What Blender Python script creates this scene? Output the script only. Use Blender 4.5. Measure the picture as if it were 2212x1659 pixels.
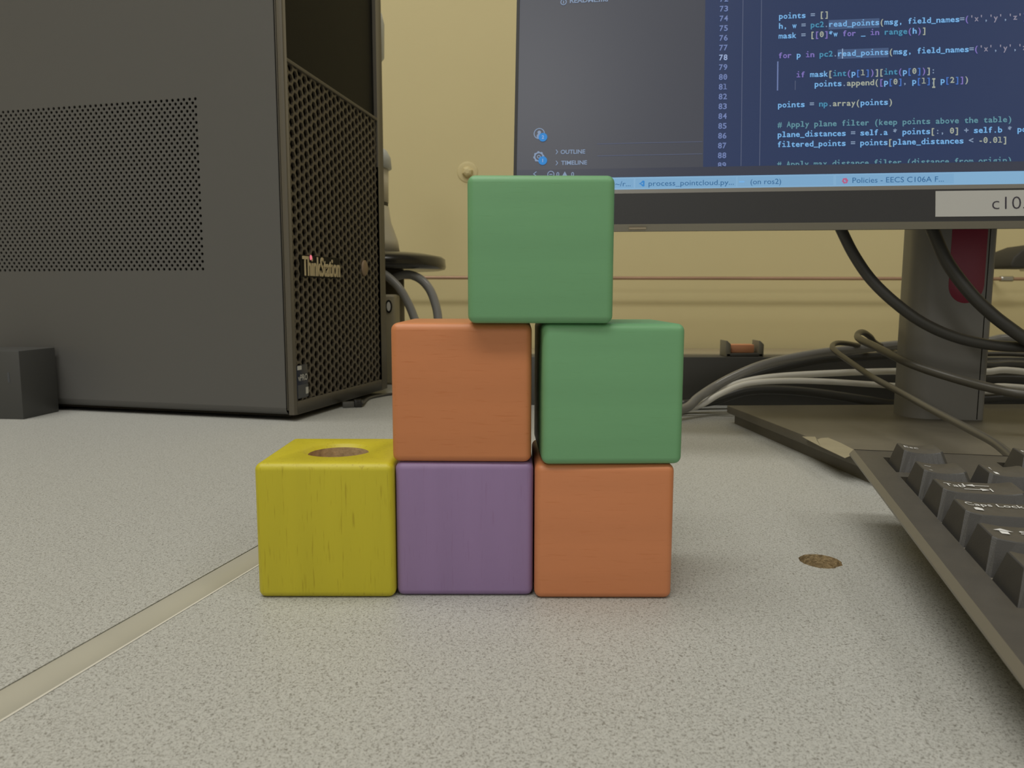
import bpy, bmesh, math, random
from mathutils import Vector, Matrix
random.seed(7)
S = bpy.context.scene
COL = S.collection
for o in list(bpy.data.objects):
    bpy.data.objects.remove(o)

# ------------------------------------------------------------------ camera
# origin: table top, straight below the lens. +x right, +y into the picture, +z up (metres)
CAM_H, F_PX, PITCH, ROLL = 0.0880, 1650.5, 0.11714, -0.00208
cd = bpy.data.cameras.new('camera')
cam = bpy.data.objects.new('camera', cd)
COL.objects.link(cam)
cd.sensor_width = 36.0
cd.sensor_fit = 'HORIZONTAL'
cd.lens = F_PX * 36.0 / 2212.0
cd.clip_start = 0.01
cd.clip_end = 30
cam.matrix_world = Matrix.Translation((0, 0, CAM_H)) @ Matrix.Rotation(math.pi / 2 - PITCH, 4, 'X') @ Matrix.Rotation(-ROLL, 4, 'Z')
cd.dof.use_dof = True
cd.dof.focus_distance = 0.275
cd.dof.aperture_fstop = 40
S.camera = cam

# ------------------------------------------------------------------ light
S.view_settings.view_transform = 'Standard'
S.view_settings.look = 'None'
S.view_settings.exposure = 0.0
S.view_settings.gamma = 1.0
S.view_settings.use_curve_mapping = False
w = bpy.data.worlds.new('room_air')
S.world = w
w.use_nodes = True
w.node_tree.nodes['Background'].inputs[0].default_value = (1.0, 0.985, 0.94, 1)
w.node_tree.nodes['Background'].inputs[1].default_value = 0.43

def ceiling_lamp(x, y, sx, sy, power, z=2.0, col=(1.0, 0.98, 0.92)):
    l = bpy.data.lights.new('ceiling_light', 'AREA')
    l.shape = 'RECTANGLE'
    l.size, l.size_y = sx, sy
    l.energy = power
    l.color = col
    o = bpy.data.objects.new('ceiling_light', l)
    o.location = (x, y, z)
    COL.objects.link(o)
    return o
ceiling_lamp(-0.40, -0.62, 1.7, 0.28, 19)
ceiling_lamp(-0.65, 0.35, 1.4, 0.5, 14)
ceiling_lamp(1.5, -0.75, 0.6, 0.9, 10)
ceiling_lamp(-0.75, -2.7, 0.6, 1.2, 20)  # out of view, added so the screen's left side reflects it
ceiling_lamp(1.9, -2.7, 0.6, 1.2, 4)

# ------------------------------------------------------------------ materials
def lin(c):
    return tuple((v / 12.92 if v <= 0.04045 else ((v + 0.055) / 1.055) ** 2.4) for v in [x / 255 for x in c])
class NT:
    def __init__(s, name):
        s.m = bpy.data.materials.new(name)
        s.m.use_nodes = True
        s.t = s.m.node_tree
        s.b = s.t.nodes['Principled BSDF']
    def n(s, typ, **kw):
        nd = s.t.nodes.new(typ)
        for k, v in kw.items():
            if k.startswith('_'):
                nd.inputs[k[1:].replace('_', ' ')].default_value = v
            else:
                setattr(nd, k, v)
        return nd
    def l(s, a, b):
        s.t.links.new(a, b)
def ramp(nt, stops):
    r = nt.n('ShaderNodeValToRGB')
    e = r.color_ramp.elements
    while len(e) < len(stops):
        e.new(0.5)
    for i, (p, c) in enumerate(stops):
        e[i].position = p
        e[i].color = (*c, 1) if len(c) == 3 else c
    return r
def plain(name, col, rough=0.5, spec=0.5, metal=0.0, var=0.0, scale=60, bump=0.0, bscale=400, stretch=(1, 1, 1), coat=0.0):
    nt = NT(name)
    b = nt.b
    b.inputs['Base Color'].default_value = (*col, 1)
    b.inputs['Roughness'].default_value = rough
    b.inputs['Specular IOR Level'].default_value = spec
    b.inputs['Metallic'].default_value = metal
    b.inputs['Coat Weight'].default_value = coat
    if var or bump:
        tc = nt.n('ShaderNodeTexCoord')
        mp = nt.n('ShaderNodeMapping')
        mp.inputs['Scale'].default_value = stretch
        nt.l(tc.outputs['Object'], mp.inputs['Vector'])
    if var:
        no = nt.n('ShaderNodeTexNoise', _Scale=scale, _Detail=5.0, _Roughness=0.6)
        nt.l(mp.outputs[0], no.inputs['Vector'])
        r = ramp(nt, [(0.25, tuple(max(0, c * (1 - var)) for c in col)), (0.75, tuple(min(1, c * (1 + var)) for c in col))])
        nt.l(no.outputs['Fac'], r.inputs[0])
        nt.l(r.outputs[0], b.inputs['Base Color'])
    if bump:
        nb = nt.n('ShaderNodeTexNoise', _Scale=bscale, _Detail=4.0)
        nt.l(mp.outputs[0], nb.inputs['Vector'])
        bp = nt.n('ShaderNodeBump', _Strength=bump, _Distance=0.0005)
        nt.l(nb.outputs['Fac'], bp.inputs['Height'])
        nt.l(bp.outputs[0], b.inputs['Normal'])
    return nt.m
def emit(name, col, strength=1.0):
    nt = NT(name)
    nt.b.inputs['Base Color'].default_value = (0.01, 0.01, 0.01, 1)
    nt.b.inputs['Roughness'].default_value = 0.5
    nt.b.inputs['Specular IOR Level'].default_value = 0.2
    nt.b.inputs['Emission Color'].default_value = (*lin(col), 1)
    nt.b.inputs['Emission Strength'].default_value = strength
    return nt.m
def painted_wood(name, col, grain_axis, dark, amount, rough=0.42):
    """dyed beech: fine pores drawn out along the grain, faint broad tone changes, a worn satin coat"""
    nt = NT(name)
    b = nt.b
    tc = nt.n('ShaderNodeTexCoord')
    mp = nt.n('ShaderNodeMapping')
    s = [1.0, 1.0, 1.0]
    s[grain_axis] = 0.075
    mp.inputs['Scale'].default_value = s
    nt.l(tc.outputs['Object'], mp.inputs['Vector'])
    n1 = nt.n('ShaderNodeTexNoise', _Scale=1500.0, _Detail=2.0)
    nt.l(mp.outputs[0], n1.inputs['Vector'])
    r1 = ramp(nt, [(0.60, (0, 0, 0)), (0.74, (1, 1, 1))])
    nt.l(n1.outputs['Fac'], r1.inputs[0])
    n2 = nt.n('ShaderNodeTexNoise', _Scale=110.0, _Detail=5.0)
    nt.l(mp.outputs[0], n2.inputs['Vector'])
    r2 = ramp(nt, [(0.3, tuple(c * 0.95 for c in col)), (0.7, tuple(min(1, c * 1.04) for c in col))])
    nt.l(n2.outputs['Fac'], r2.inputs[0])
    mx = nt.n('ShaderNodeMix', data_type='RGBA')
    mx.inputs['B'].default_value = (*dark, 1)
    mm = nt.n('ShaderNodeMath', operation='MULTIPLY')
    mm.inputs[1].default_value = amount
    nt.l(r1.outputs[0], mm.inputs[0])
    nt.l(mm.outputs[0], mx.inputs['Factor'])
    nt.l(r2.outputs[0], mx.inputs['A'])
    nt.l(mx.outputs['Result'], b.inputs['Base Color'])
    b.inputs['Roughness'].default_value = rough
    b.inputs['Specular IOR Level'].default_value = 0.45
    n3 = nt.n('ShaderNodeTexNoise', _Scale=260.0, _Detail=4.0)
    nt.l(tc.outputs['Object'], n3.inputs['Vector'])
    ad = nt.n('ShaderNodeMath', operation='SUBTRACT')
    nt.l(n3.outputs['Fac'], ad.inputs[0])
    nt.l(mm.outputs[0], ad.inputs[1])
    bp = nt.n('ShaderNodeBump', _Strength=0.13, _Distance=0.0003)
    nt.l(ad.outputs[0], bp.inputs['Height'])
    nt.l(bp.outputs[0], b.inputs['Normal'])
    return nt.m
def laminate(name):
    """speckled laminate: short dark squiggles about a millimetre long on warm grey"""
    nt = NT(name)
    b = nt.b
    tc = nt.n('ShaderNodeTexCoord')
    def squig(scale, wid, off, stretch, rot):
        mp = nt.n('ShaderNodeMapping')
        mp.inputs['Location'].default_value = off
        mp.inputs['Rotation'].default_value = (0, 0, rot)
        mp.inputs['Scale'].default_value = stretch
        nt.l(tc.outputs['Object'], mp.inputs['Vector'])
        n = nt.n('ShaderNodeTexNoise', _Scale=scale, _Detail=1.5, _Roughness=0.5)
        nt.l(mp.outputs[0], n.inputs['Vector'])
        su = nt.n('ShaderNodeMath', operation='SUBTRACT')
        su.inputs[1].default_value = 0.5
        nt.l(n.outputs['Fac'], su.inputs[0])
        ab = nt.n('ShaderNodeMath', operation='ABSOLUTE')
        nt.l(su.outputs[0], ab.inputs[0])
        r = ramp(nt, [(0.0, (1, 1, 1)), (wid, (0, 0, 0))])
        nt.l(ab.outputs[0], r.inputs[0])
        n2 = nt.n('ShaderNodeTexNoise', _Scale=scale * 0.9, _Detail=1.0)
        nt.l(tc.outputs['Object'], n2.inputs['Vector'])
        r2 = ramp(nt, [(0.47, (0, 0, 0)), (0.58, (1, 1, 1))])
        nt.l(n2.outputs['Fac'], r2.inputs[0])
        mu = nt.n('ShaderNodeMath', operation='MULTIPLY')
        nt.l(r.outputs[0], mu.inputs[0])
        nt.l(r2.outputs[0], mu.inputs[1])
        return mu
    a = squig(1250.0, 0.055, (0, 0, 0), (1, 0.65, 1), 0.5)
    c = squig(1900.0, 0.055, (3.1, 1.7, 0), (0.8, 1, 1), -0.4)
    mxx = nt.n('ShaderNodeMath', operation='MAXIMUM')
    nt.l(a.outputs[0], mxx.inputs[0])
    nt.l(c.outputs[0], mxx.inputs[1])
    nb = nt.n('ShaderNodeTexNoise', _Scale=900.0, _Detail=2.0)
    nt.l(tc.outputs['Object'], nb.inputs['Vector'])
    rb = ramp(nt, [(0.30, TABLE_LO), (0.70, TABLE_HI)])
    nt.l(nb.outputs['Fac'], rb.inputs[0])
    mx = nt.n('ShaderNodeMix', data_type='RGBA')
    mx.inputs['B'].default_value = (*TABLE_SPECK, 1)
    mm = nt.n('ShaderNodeMath', operation='MULTIPLY')
    mm.inputs[1].default_value = 0.85
    nt.l(mxx.outputs[0], mm.inputs[0])
    nt.l(mm.outputs[0], mx.inputs['Factor'])
    nt.l(rb.outputs[0], mx.inputs['A'])
    nt.l(mx.outputs['Result'], b.inputs['Base Color'])
    b.inputs['Roughness'].default_value = 0.5
    b.inputs['Specular IOR Level'].default_value = 0.35
    bp = nt.n('ShaderNodeBump', _Strength=0.15, _Distance=0.0002)
    nt.l(nb.outputs['Fac'], bp.inputs['Height'])
    nt.l(bp.outputs[0], b.inputs['Normal'])
    return nt.m

TABLE_LO, TABLE_HI, TABLE_SPECK = (0.415, 0.417, 0.393), (0.487, 0.491, 0.463), (0.115, 0.105, 0.082)
M = {}
M['table'] = laminate('speckled_laminate')
M['edge_band'] = plain('beige_vinyl_edge', (0.415, 0.40, 0.335), 0.38, var=0.05, scale=30)
M['edge_light'] = plain('pale_laminate_edge', (0.62, 0.60, 0.53), 0.5)
M['core'] = plain('particle_board', (0.42, 0.32, 0.18), 0.9, 0.1, var=0.38, scale=700, bump=0.9, bscale=900)
M['wall'] = plain('cream_wall_paint', (0.66, 0.57, 0.315), 0.6, 0.3, var=0.02, scale=4, bump=0.12, bscale=90)
M['white'] = plain('white_paint', (0.7, 0.68, 0.62), 0.7)
M['floor'] = plain('grey_floor', (0.25, 0.24, 0.22), 0.6, var=0.1)
YEL = (0.54, 0.47, 0.022)
M['yellow'] = painted_wood('yellow_dyed_wood', YEL, 2, (0.38, 0.30, 0.008), 0.75)
M['purple'] = painted_wood('purple_dyed_wood', (0.285, 0.190, 0.365), 2, (0.22, 0.12, 0.24), 0.25)
M['orange_a'] = painted_wood('orange_dyed_wood', (0.58, 0.215, 0.085), 0, (0.47, 0.14, 0.035), 0.4)
M['orange_b'] = painted_wood('orange_dyed_wood_soft', (0.60, 0.225, 0.095), 0, (0.50, 0.16, 0.05), 0.35)
M['green'] = painted_wood('green_dyed_wood', (0.165, 0.385, 0.190), 0, (0.14, 0.32, 0.14), 0.2)
M['raw_wood'] = plain('bare_beech', (0.55, 0.40, 0.23), 0.8, 0.2, var=0.25, scale=500, bump=0.4, bscale=800)
M['pc_paint'] = plain('black_powder_coat', (0.108, 0.106, 0.100), 0.55, 0.45, bump=0.12, bscale=2500)
M['pc_frame'] = plain('dark_plastic_frame', (0.115, 0.102, 0.078), 0.45, 0.45, bump=0.1, bscale=2000)
M['pc_grille'] = plain('dark_bronze_grille', (0.105, 0.088, 0.064), 0.45, 0.5)
M['pc_gloss'] = plain('smooth_black_panel', (0.009, 0.009, 0.008), 0.45, 0.12)
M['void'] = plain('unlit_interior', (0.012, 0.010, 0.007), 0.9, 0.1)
M['tan_print'] = plain('tan_lettering', (0.62, 0.51, 0.30), 0.45, 0.5)
M['power_btn'] = plain('tan_button', (0.30, 0.21, 0.125), 0.5)
M['badge'] = plain('navy_badge', (0.022, 0.028, 0.05), 0.3, 0.5)
M['badge_grey'] = plain('slate_badge_band', (0.07, 0.075, 0.085), 0.4)
M['print_white'] = plain('white_print', (0.55, 0.55, 0.52), 0.5)
M['led'] = emit('red_led', (235, 120, 135), 1.0)
M['mon'] = plain('matte_black_plastic', (0.029, 0.029, 0.030), 0.42, 0.4, bump=0.08, bscale=2500)
M['mon_lip'] = plain('grey_black_lip', (0.135, 0.128, 0.11), 0.4, 0.45)
M['mon_lip_lit'] = plain('lower_lip_bounce_lit', (0.36, 0.34, 0.285), 0.45, 0.45)  # lip plastic made paler, bounce light from the table is in the colour
M['column'] = plain('stand_black_plastic', (0.235, 0.23, 0.215), 0.42, 0.45, bump=0.06, bscale=2500)
M['base'] = plain('dusty_black_base', (0.125, 0.113, 0.087), 0.45, 0.5, var=0.12, scale=40, bump=0.06, bscale=1500)
M['clip_red'] = plain('dark_red_clip', (0.26, 0.024, 0.055), 0.35, 0.45)
M['paper'] = plain('white_sticker', (0.47, 0.47, 0.45), 0.5, 0.3)
M['ink'] = plain('black_ink', (0.05, 0.045, 0.06), 0.7, 0.2)
M['patch'] = plain('beige_patch', (0.31, 0.275, 0.185), 0.55, var=0.08, scale=100)
M['kb'] = plain('keyboard_black_plastic', (0.078, 0.070, 0.055), 0.42, 0.5, var=0.10, scale=150, bump=0.15, bscale=3000)
M['kb_lit'] = plain('keyboard_plastic_lightened', (0.19, 0.175, 0.14), 0.35, 0.5)  # keyboard plastic with reflected light put into a lighter colour
M['key'] = plain('keycap_black_plastic', (0.046, 0.044, 0.041), 0.42, 0.5, var=0.08, scale=200, bump=0.12, bscale=3500)
M['key_top'] = plain('dusty_keycap_top', (0.092, 0.082, 0.062), 0.5, 0.4, var=0.12, scale=300, bump=0.12, bscale=3500)
M['legend'] = plain('white_legend', (0.75, 0.75, 0.74), 0.5, 0.3)
M['cable_black'] = plain('black_cable', (0.062, 0.061, 0.056), 0.38, 0.5)
M['cable_grey'] = plain('grey_black_cable', (0.27, 0.265, 0.25), 0.22, 0.55)
M['cable_usb'] = plain('dull_grey_cable', (0.082, 0.077, 0.064), 0.34, 0.5)
M['cable_white'] = plain('white_cable', (0.82, 0.80, 0.73), 0.4, 0.45)
M['cable_tan'] = plain('tan_cable', (0.30, 0.25, 0.17), 0.5)
M['tan_strip'] = plain('tan_sheet', (0.36, 0.31, 0.20), 0.7, 0.1)
M['rail'] = plain('black_rail', (0.085, 0.083, 0.075), 0.5, 0.4)
M['pipe'] = plain('copper_pipe_brown', (0.40, 0.25, 0.165), 0.38, 0.5, metal=0.3, var=0.2, scale=25, stretch=(0.3, 1, 1))
M['steel'] = plain('steel', (0.55, 0.54, 0.50), 0.25, 0.5, metal=0.9)
M['orange_plastic'] = plain('orange_plastic', (0.85, 0.38, 0.19), 0.5)
M['cheek'] = plain('olive_grey_plastic', (0.24, 0.225, 0.17), 0.5)
M['arm_cap'] = plain('blue_grey_cap', (0.50, 0.53, 0.54), 0.4)
M['arm_body'] = plain('pale_grey_body', (0.58, 0.54, 0.43), 0.4)
M['gloss_black'] = plain('glossy_black', (0.02, 0.019, 0.017), 0.18, 0.5)
M['soft_black'] = plain('black_foam', (0.045, 0.042, 0.035), 0.6, 0.3)
M['pedestal'] = plain('dark_brown_pedestal', (0.10, 0.085, 0.055), 0.6, 0.3)
M['beige_box'] = plain('beige_plastic', (0.32, 0.28, 0.18), 0.5)

# ------------------------------------------------------------------ mesh helpers
class MB:
    def __init__(s):
        s.v, s.f, s.mi, s.sm = [], [], [], []
    def add(s, vs, fs, mi=0, smooth=False):
        o = len(s.v)
        s.v += [tuple(p) for p in vs]
        for f in fs:
            s.f.append(tuple(i + o for i in f))
            s.mi.append(mi)
            s.sm.append(smooth)
    def box(s, x0, x1, y0, y1, z0, z1, mi=0):
        s.add([(x, y, z) for z in (z0, z1) for y in (y0, y1) for x in (x0, x1)],
              [(0, 2, 3, 1), (4, 5, 7, 6), (0, 1, 5, 4), (1, 3, 7, 5), (3, 2, 6, 7), (2, 0, 4, 6)], mi)
    def prism(s, poly, z0, z1, mi=0, top=None):
        """poly in xy (counter-clockwise); top: optional second outline for the upper end"""
        n = len(poly)
        t = top or poly
        s.add([(x, y, z0) for x, y in poly] + [(x, y, z1) for x, y in t],
              [tuple(range(n - 1, -1, -1)), tuple(range(n, 2 * n))] + [(i, (i + 1) % n, n + (i + 1) % n, n + i) for i in range(n)], mi)
    def lathe(s, prof, c=(0, 0), n=48, mi=0):
        """prof: list of (radius, z), closed by caps"""
        vs, fs = [], []
        for r, z in prof:
            vs += [(c[0] + r * math.cos(2 * math.pi * k / n), c[1] + r * math.sin(2 * math.pi * k / n), z) for k in range(n)]
        for i in range(len(prof) - 1):
            for k in range(n):
                fs.append((i * n + k, i * n + (k + 1) % n, (i + 1) * n + (k + 1) % n, (i + 1) * n + k))
        fs.append(tuple(range(n - 1, -1, -1)))
        fs.append(tuple((len(prof) - 1) * n + k for k in range(n)))
        s.add(vs, fs, mi, True)
    def tube(s, pts, r, n=12, mi=0, sub=6):
        pts = [Vector(p) for p in pts]
        rs = r if isinstance(r, (list, tuple)) else [r] * len(pts)
        P, R = [], []
        for i in range(len(pts) - 1):
            p0, p1, p2, p3 = pts[max(i - 1, 0)], pts[i], pts[i + 1], pts[min(i + 2, len(pts) - 1)]
            for k in range(sub):
                t = k / sub
                P.append(0.5 * ((2 * p1) + (p2 - p0) * t + (2 * p0 - 5 * p1 + 4 * p2 - p3) * t * t + (3 * p1 - p0 - 3 * p2 + p3) * t ** 3))
                R.append(rs[i] * (1 - t) + rs[i + 1] * t)
        P.append(pts[-1])
        R.append(rs[-1])
        T = [(P[min(i + 1, len(P) - 1)] - P[max(i - 1, 0)]).normalized() for i in range(len(P))]
        a = T[0].orthogonal().normalized()
        vs, fs = [], []
        for i, p in enumerate(P):
            a = (a - T[i] * a.dot(T[i])).normalized()
            b = T[i].cross(a)
            vs += [p + (a * math.cos(2 * math.pi * k / n) + b * math.sin(2 * math.pi * k / n)) * R[i] for k in range(n)]
        for i in range(len(P) - 1):
            for k in range(n):
                fs.append((i * n + k, i * n + (k + 1) % n, (i + 1) * n + (k + 1) % n, (i + 1) * n + k))
        fs.append(tuple(range(n - 1, -1, -1)))
        fs.append(tuple((len(P) - 1) * n + k for k in range(n)))
        s.add(vs, fs, mi, True)
    def build(s, name, mats, parent=None, bevel=0, seg=2, angle=0.6):
        me = bpy.data.meshes.new(name)
        me.from_pydata(s.v, [], s.f)
        for m in (mats if isinstance(mats, (list, tuple)) else [mats]):
            me.materials.append(m)
        me.polygons.foreach_set('material_index', s.mi)
        me.polygons.foreach_set('use_smooth', s.sm)
        me.update()
        o = bpy.data.objects.new(name, me)
        COL.objects.link(o)
        if parent:
            o.parent = parent
        if bevel:
            bm = bmesh.new()
            bm.from_mesh(me)
            bmesh.ops.remove_doubles(bm, verts=bm.verts, dist=1e-6)
            ed = [e for e in bm.edges if len(e.link_faces) == 2 and e.calc_face_angle(0) > angle]
            bmesh.ops.bevel(bm, geom=ed, offset=bevel, segments=seg, affect='EDGES', profile=0.5, clamp_overlap=True)
            for f in bm.faces:
                f.smooth = True
            bm.to_mesh(me)
            bm.free()
            me.set_sharp_from_angle(angle=0.7)
        return o
def tag(o, label=None, cat=None, group=None, kind=None):
    for k, v in (('label', label), ('category', cat), ('group', group), ('kind', kind)):
        if v:
            o[k] = v
    return o
def empty(name, loc=(0, 0, 0), rot=None):
    o = bpy.data.objects.new(name, None)
    o.location = loc
    if rot is not None:
        o.rotation_euler = rot
    o.empty_display_size = 0.02
    COL.objects.link(o)
    return o
def rrect(x0, x1, y0, y1, r, n=6):
    out = []
    for cx, cy, a0 in ((x1 - r, y0 + r, -90), (x1 - r, y1 - r, 0), (x0 + r, y1 - r, 90), (x0 + r, y0 + r, 180)):
        for k in range(n + 1):
            a = math.radians(a0 + 90 * k / n)
            out.append((cx + r * math.cos(a), cy + r * math.sin(a)))
    return out
# surveying: the point at depth y (or height z) seen along a measured direction of the photograph
def sight(px, py):
    X, Y = (px - 1106) / F_PX, (829.5 - py) / F_PX
    cr, sr, cp, sp = math.cos(ROLL), math.sin(ROLL), math.cos(PITCH), math.sin(PITCH)
    x, y = X * cr + Y * sr, -X * sr + Y * cr
    return Vector((x, cp + y * sp, -sp + y * cp))
def at(px, py, y):
    d = sight(px, py)
    return Vector((0, 0, CAM_H)) + d * (y / d.y)
def onz(px, py, z):
    d = sight(px, py)
    return Vector((0, 0, CAM_H)) + d * ((z - CAM_H) / d.z)

# ------------------------------------------------------------------ lettering (flat print): outlines from the default typeface
class Type:
    def __init__(s):
        s.want, s.g = {}, {}
    def need(s, string, bold=0.0):
        s.want[(string, bold)] = None
    def make(s):
        tmp = []
        for (st, bold) in s.want:
            c = bpy.data.curves.new('lettering_source', 'FONT')
            c.body = st
            c.size = 1.0
            c.offset = bold
            c.resolution_u = 3
            c.fill_mode = 'FRONT'
            o = bpy.data.objects.new('lettering_source', c)
            COL.objects.link(o)
            tmp.append(((st, bold), o))
        bpy.context.view_layer.update()
        dg = bpy.context.evaluated_depsgraph_get()
        for k, o in tmp:
            me = bpy.data.meshes.new_from_object(o.evaluated_get(dg))
            vs = [v.co.copy() for v in me.vertices]
            s.g[k] = (vs, [tuple(p.vertices) for p in me.polygons])
            bpy.data.meshes.remove(me)
        for k, o in tmp:
            c = o.data
            bpy.data.objects.remove(o)
            bpy.data.curves.remove(c)
    def put(s, mb, string, bold, fn, mi=0, width=None, size=1.0, center=False):
        """fn maps (x, y) of the lettering to a point; width forces the total width"""
        vs, fs = s.g[(string, bold)]
        if not vs:
            return
        x0, x1 = min(v.x for v in vs), max(v.x for v in vs)
        k = size if width is None else width / (x1 - x0)
        off = -(x0 + x1) / 2 if center else -x0
        mb.add([fn((v.x + off) * k, v.y * size) for v in vs], fs, mi)
TY = Type()

# ------------------------------------------------------------------ the room
WALL_Y = 1.20
m = MB(); m.box(-3.0, 3.0, WALL_Y, WALL_Y + 0.12, -0.74, 2.05)
tag(m.build('wall_back', M['wall']), kind='structure')
m = MB(); m.box(-3.12, -3.0, -4.0, WALL_Y + 0.12, -0.74, 2.05)
tag(m.build('wall_left', M['wall']), kind='structure')
m = MB(); m.box(3.0, 3.12, -4.0, WALL_Y + 0.12, -0.74, 2.05)
tag(m.build('wall_right', M['wall']), kind='structure')
m = MB(); m.box(-3.12, 3.12, -4.0, WALL_Y + 0.12, 2.05, 2.15)
tag(m.build('ceiling', M['white']), kind='structure')
m = MB(); m.box(-3.12, 3.12, -4.0, WALL_Y + 0.12, -0.84, -0.74)
tag(m.build('floor', M['floor']), kind='structure')

# ------------------------------------------------------------------ two tables pushed together
# the joint runs along J from the near left; A is the far table's edge, B the near table's edge
JA, JB = Vector((-0.1142, 0.1620)), Vector((-0.1056, 0.1485))
JD = Vector((0.2437, 0.9698)).normalized()
JN = Vector((JD.y, -JD.x))
def on_joint(base, y):
    return base + JD * ((y - base.y) / JD.y)
Y0, Y1 = -0.42, 1.185
def legs(root, spots):
    for x, y in spots:
        mm = MB(); mm.box(x - 0.02, x + 0.02, y - 0.02, y + 0.02, -0.74, -0.028)
        mm.build('leg', M['column'], root)
tl = empty('table')
tag(tl, 'speckled grey table on the left with a beige rounded edge strip, under the computer tower', 'table')
a0, a1 = on_joint(JA, Y0), on_joint(JA, Y1)
m = MB(); m.prism([(-1.15, Y0), (a0.x, a0.y), (a1.x, a1.y), (-1.15, Y1)], -0.028, 0.0)
m.build('table_top', M['table'], tl)
m = MB()
prof = [(0.0002, -0.0007), (0.0004, -0.0001), (0.0009, 0.0)]
EW = (JB - JA).dot(JN) - 0.0004
prof += [(0.0009 + (EW - 0.0009) * math.sin(k * math.pi / 24), -0.0078 * (1 - math.cos(k * math.pi / 24))) for k in range(1, 13)]
prof += [(EW, -0.026), (0.0002, -0.026)]
vs = []
for y in (Y0, Y1):
    b = on_joint(JA, y)
    vs += [(b.x + JN.x * t, b.y + JN.y * t, z) for t, z in prof]
n = len(prof)
m.add(vs, [(i, n + i, n + (i + 1) % n, (i + 1) % n) for i in range(n)] + [tuple(range(n)), tuple(range(2 * n - 1, n - 1, -1))], 0, False)
eb = m.build('edge_strip', M['edge_band'], tl)
eb['label'] = 'beige rounded vinyl edge strip'
for p in eb.data.polygons:
    p.use_smooth = True
eb.data.set_sharp_from_angle(angle=0.7)
legs(tl, [(-1.1, -0.36), (-0.33, -0.36), (-1.1, 1.12), (-0.05, 1.12)])

tr = empty('table')
tag(tr, 'speckled grey table with a small drilled hole, under the coloured blocks and keyboard', 'table')
def slab_with_hole(outline, hole, z0, z1):
    bm = bmesh.new()
    def loop(pts, z):
        vs = [bm.verts.new((x, y, z)) for x, y in pts]
        es = [bm.edges.new((vs[i], vs[(i + 1) % len(vs)])) for i in range(len(vs))]
        return vs, es
    ov, oe = loop(outline, z1)
    hv, he = loop(hole, z1)
    bmesh.ops.triangle_fill(bm, use_beauty=True, use_dissolve=False, edges=oe + he, normal=(0, 0, 1))
    ob = [bm.verts.new((x, y, z0)) for x, y in outline]
    for i in range(len(ov)):
        j = (i + 1) % len(ov)
        f = bm.faces.new((ov[j], ov[i], ob[i], ob[j]))
    hb = [bm.verts.new((v.co.x, v.co.y, z0 + 0.006)) for v in hv]
    for i in range(len(hv)):
        j = (i + 1) % len(hv)
        f = bm.faces.new((hv[i], hv[j], hb[j], hb[i]))
        f.material_index = 1
    f = bm.faces.new(hb)
    f.material_index = 1
    bm.faces.new(list(reversed(ob)))
    bmesh.ops.recalc_face_normals(bm, faces=bm.faces)
    me = bpy.data.meshes.new('table_top')
    bm.to_mesh(me)
    bm.free()
    return me
hole = []
for k in range(40):
    a = 2 * math.pi * k / 40
    r = 0.0067 + (random.uniform(-0.00015, 0.00015) if not (30 < k < 39) else random.uniform(-0.0006, 0.0006))
    hole.append((0.1027 + r * math.cos(a), 0.2455 + r * 1.04 * math.sin(a)))
b0, b1 = on_joint(JB, Y0), on_joint(JB, Y1)
me = slab_with_hole([(b0.x, b0.y), (1.3, Y0), (1.3, Y1), (b1.x, b1.y)], hole, -0.028, 0.0)
me.materials.append(M['table']); me.materials.append(M['core'])
o = bpy.data.objects.new('table_top', me); COL.objects.link(o); o.parent = tr
m = MB()
m.add([(b0.x - JN.x * 0.0006, b0.y - JN.y * 0.0006, 0.00005), (b0.x + JN.x * 0.0002, b0.y + JN.y * 0.0002, 0.00012), (b1.x + JN.x * 0.0002, b1.y + JN.y * 0.0002, 0.00012), (b1.x - JN.x * 0.0006, b1.y - JN.y * 0.0006, 0.00005),
       (b0.x - JN.x * 0.0006, b0.y - JN.y * 0.0006, -0.001), (b1.x - JN.x * 0.0006, b1.y - JN.y * 0.0006, -0.001)], [(0, 1, 2, 3), (4, 0, 3, 5)])
m.build('laminate_edge', M['edge_light'], tr)
legs(tr, [(-0.15, -0.36), (1.24, -0.36), (1.24, 1.12), (0.24, 1.12)])

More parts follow.
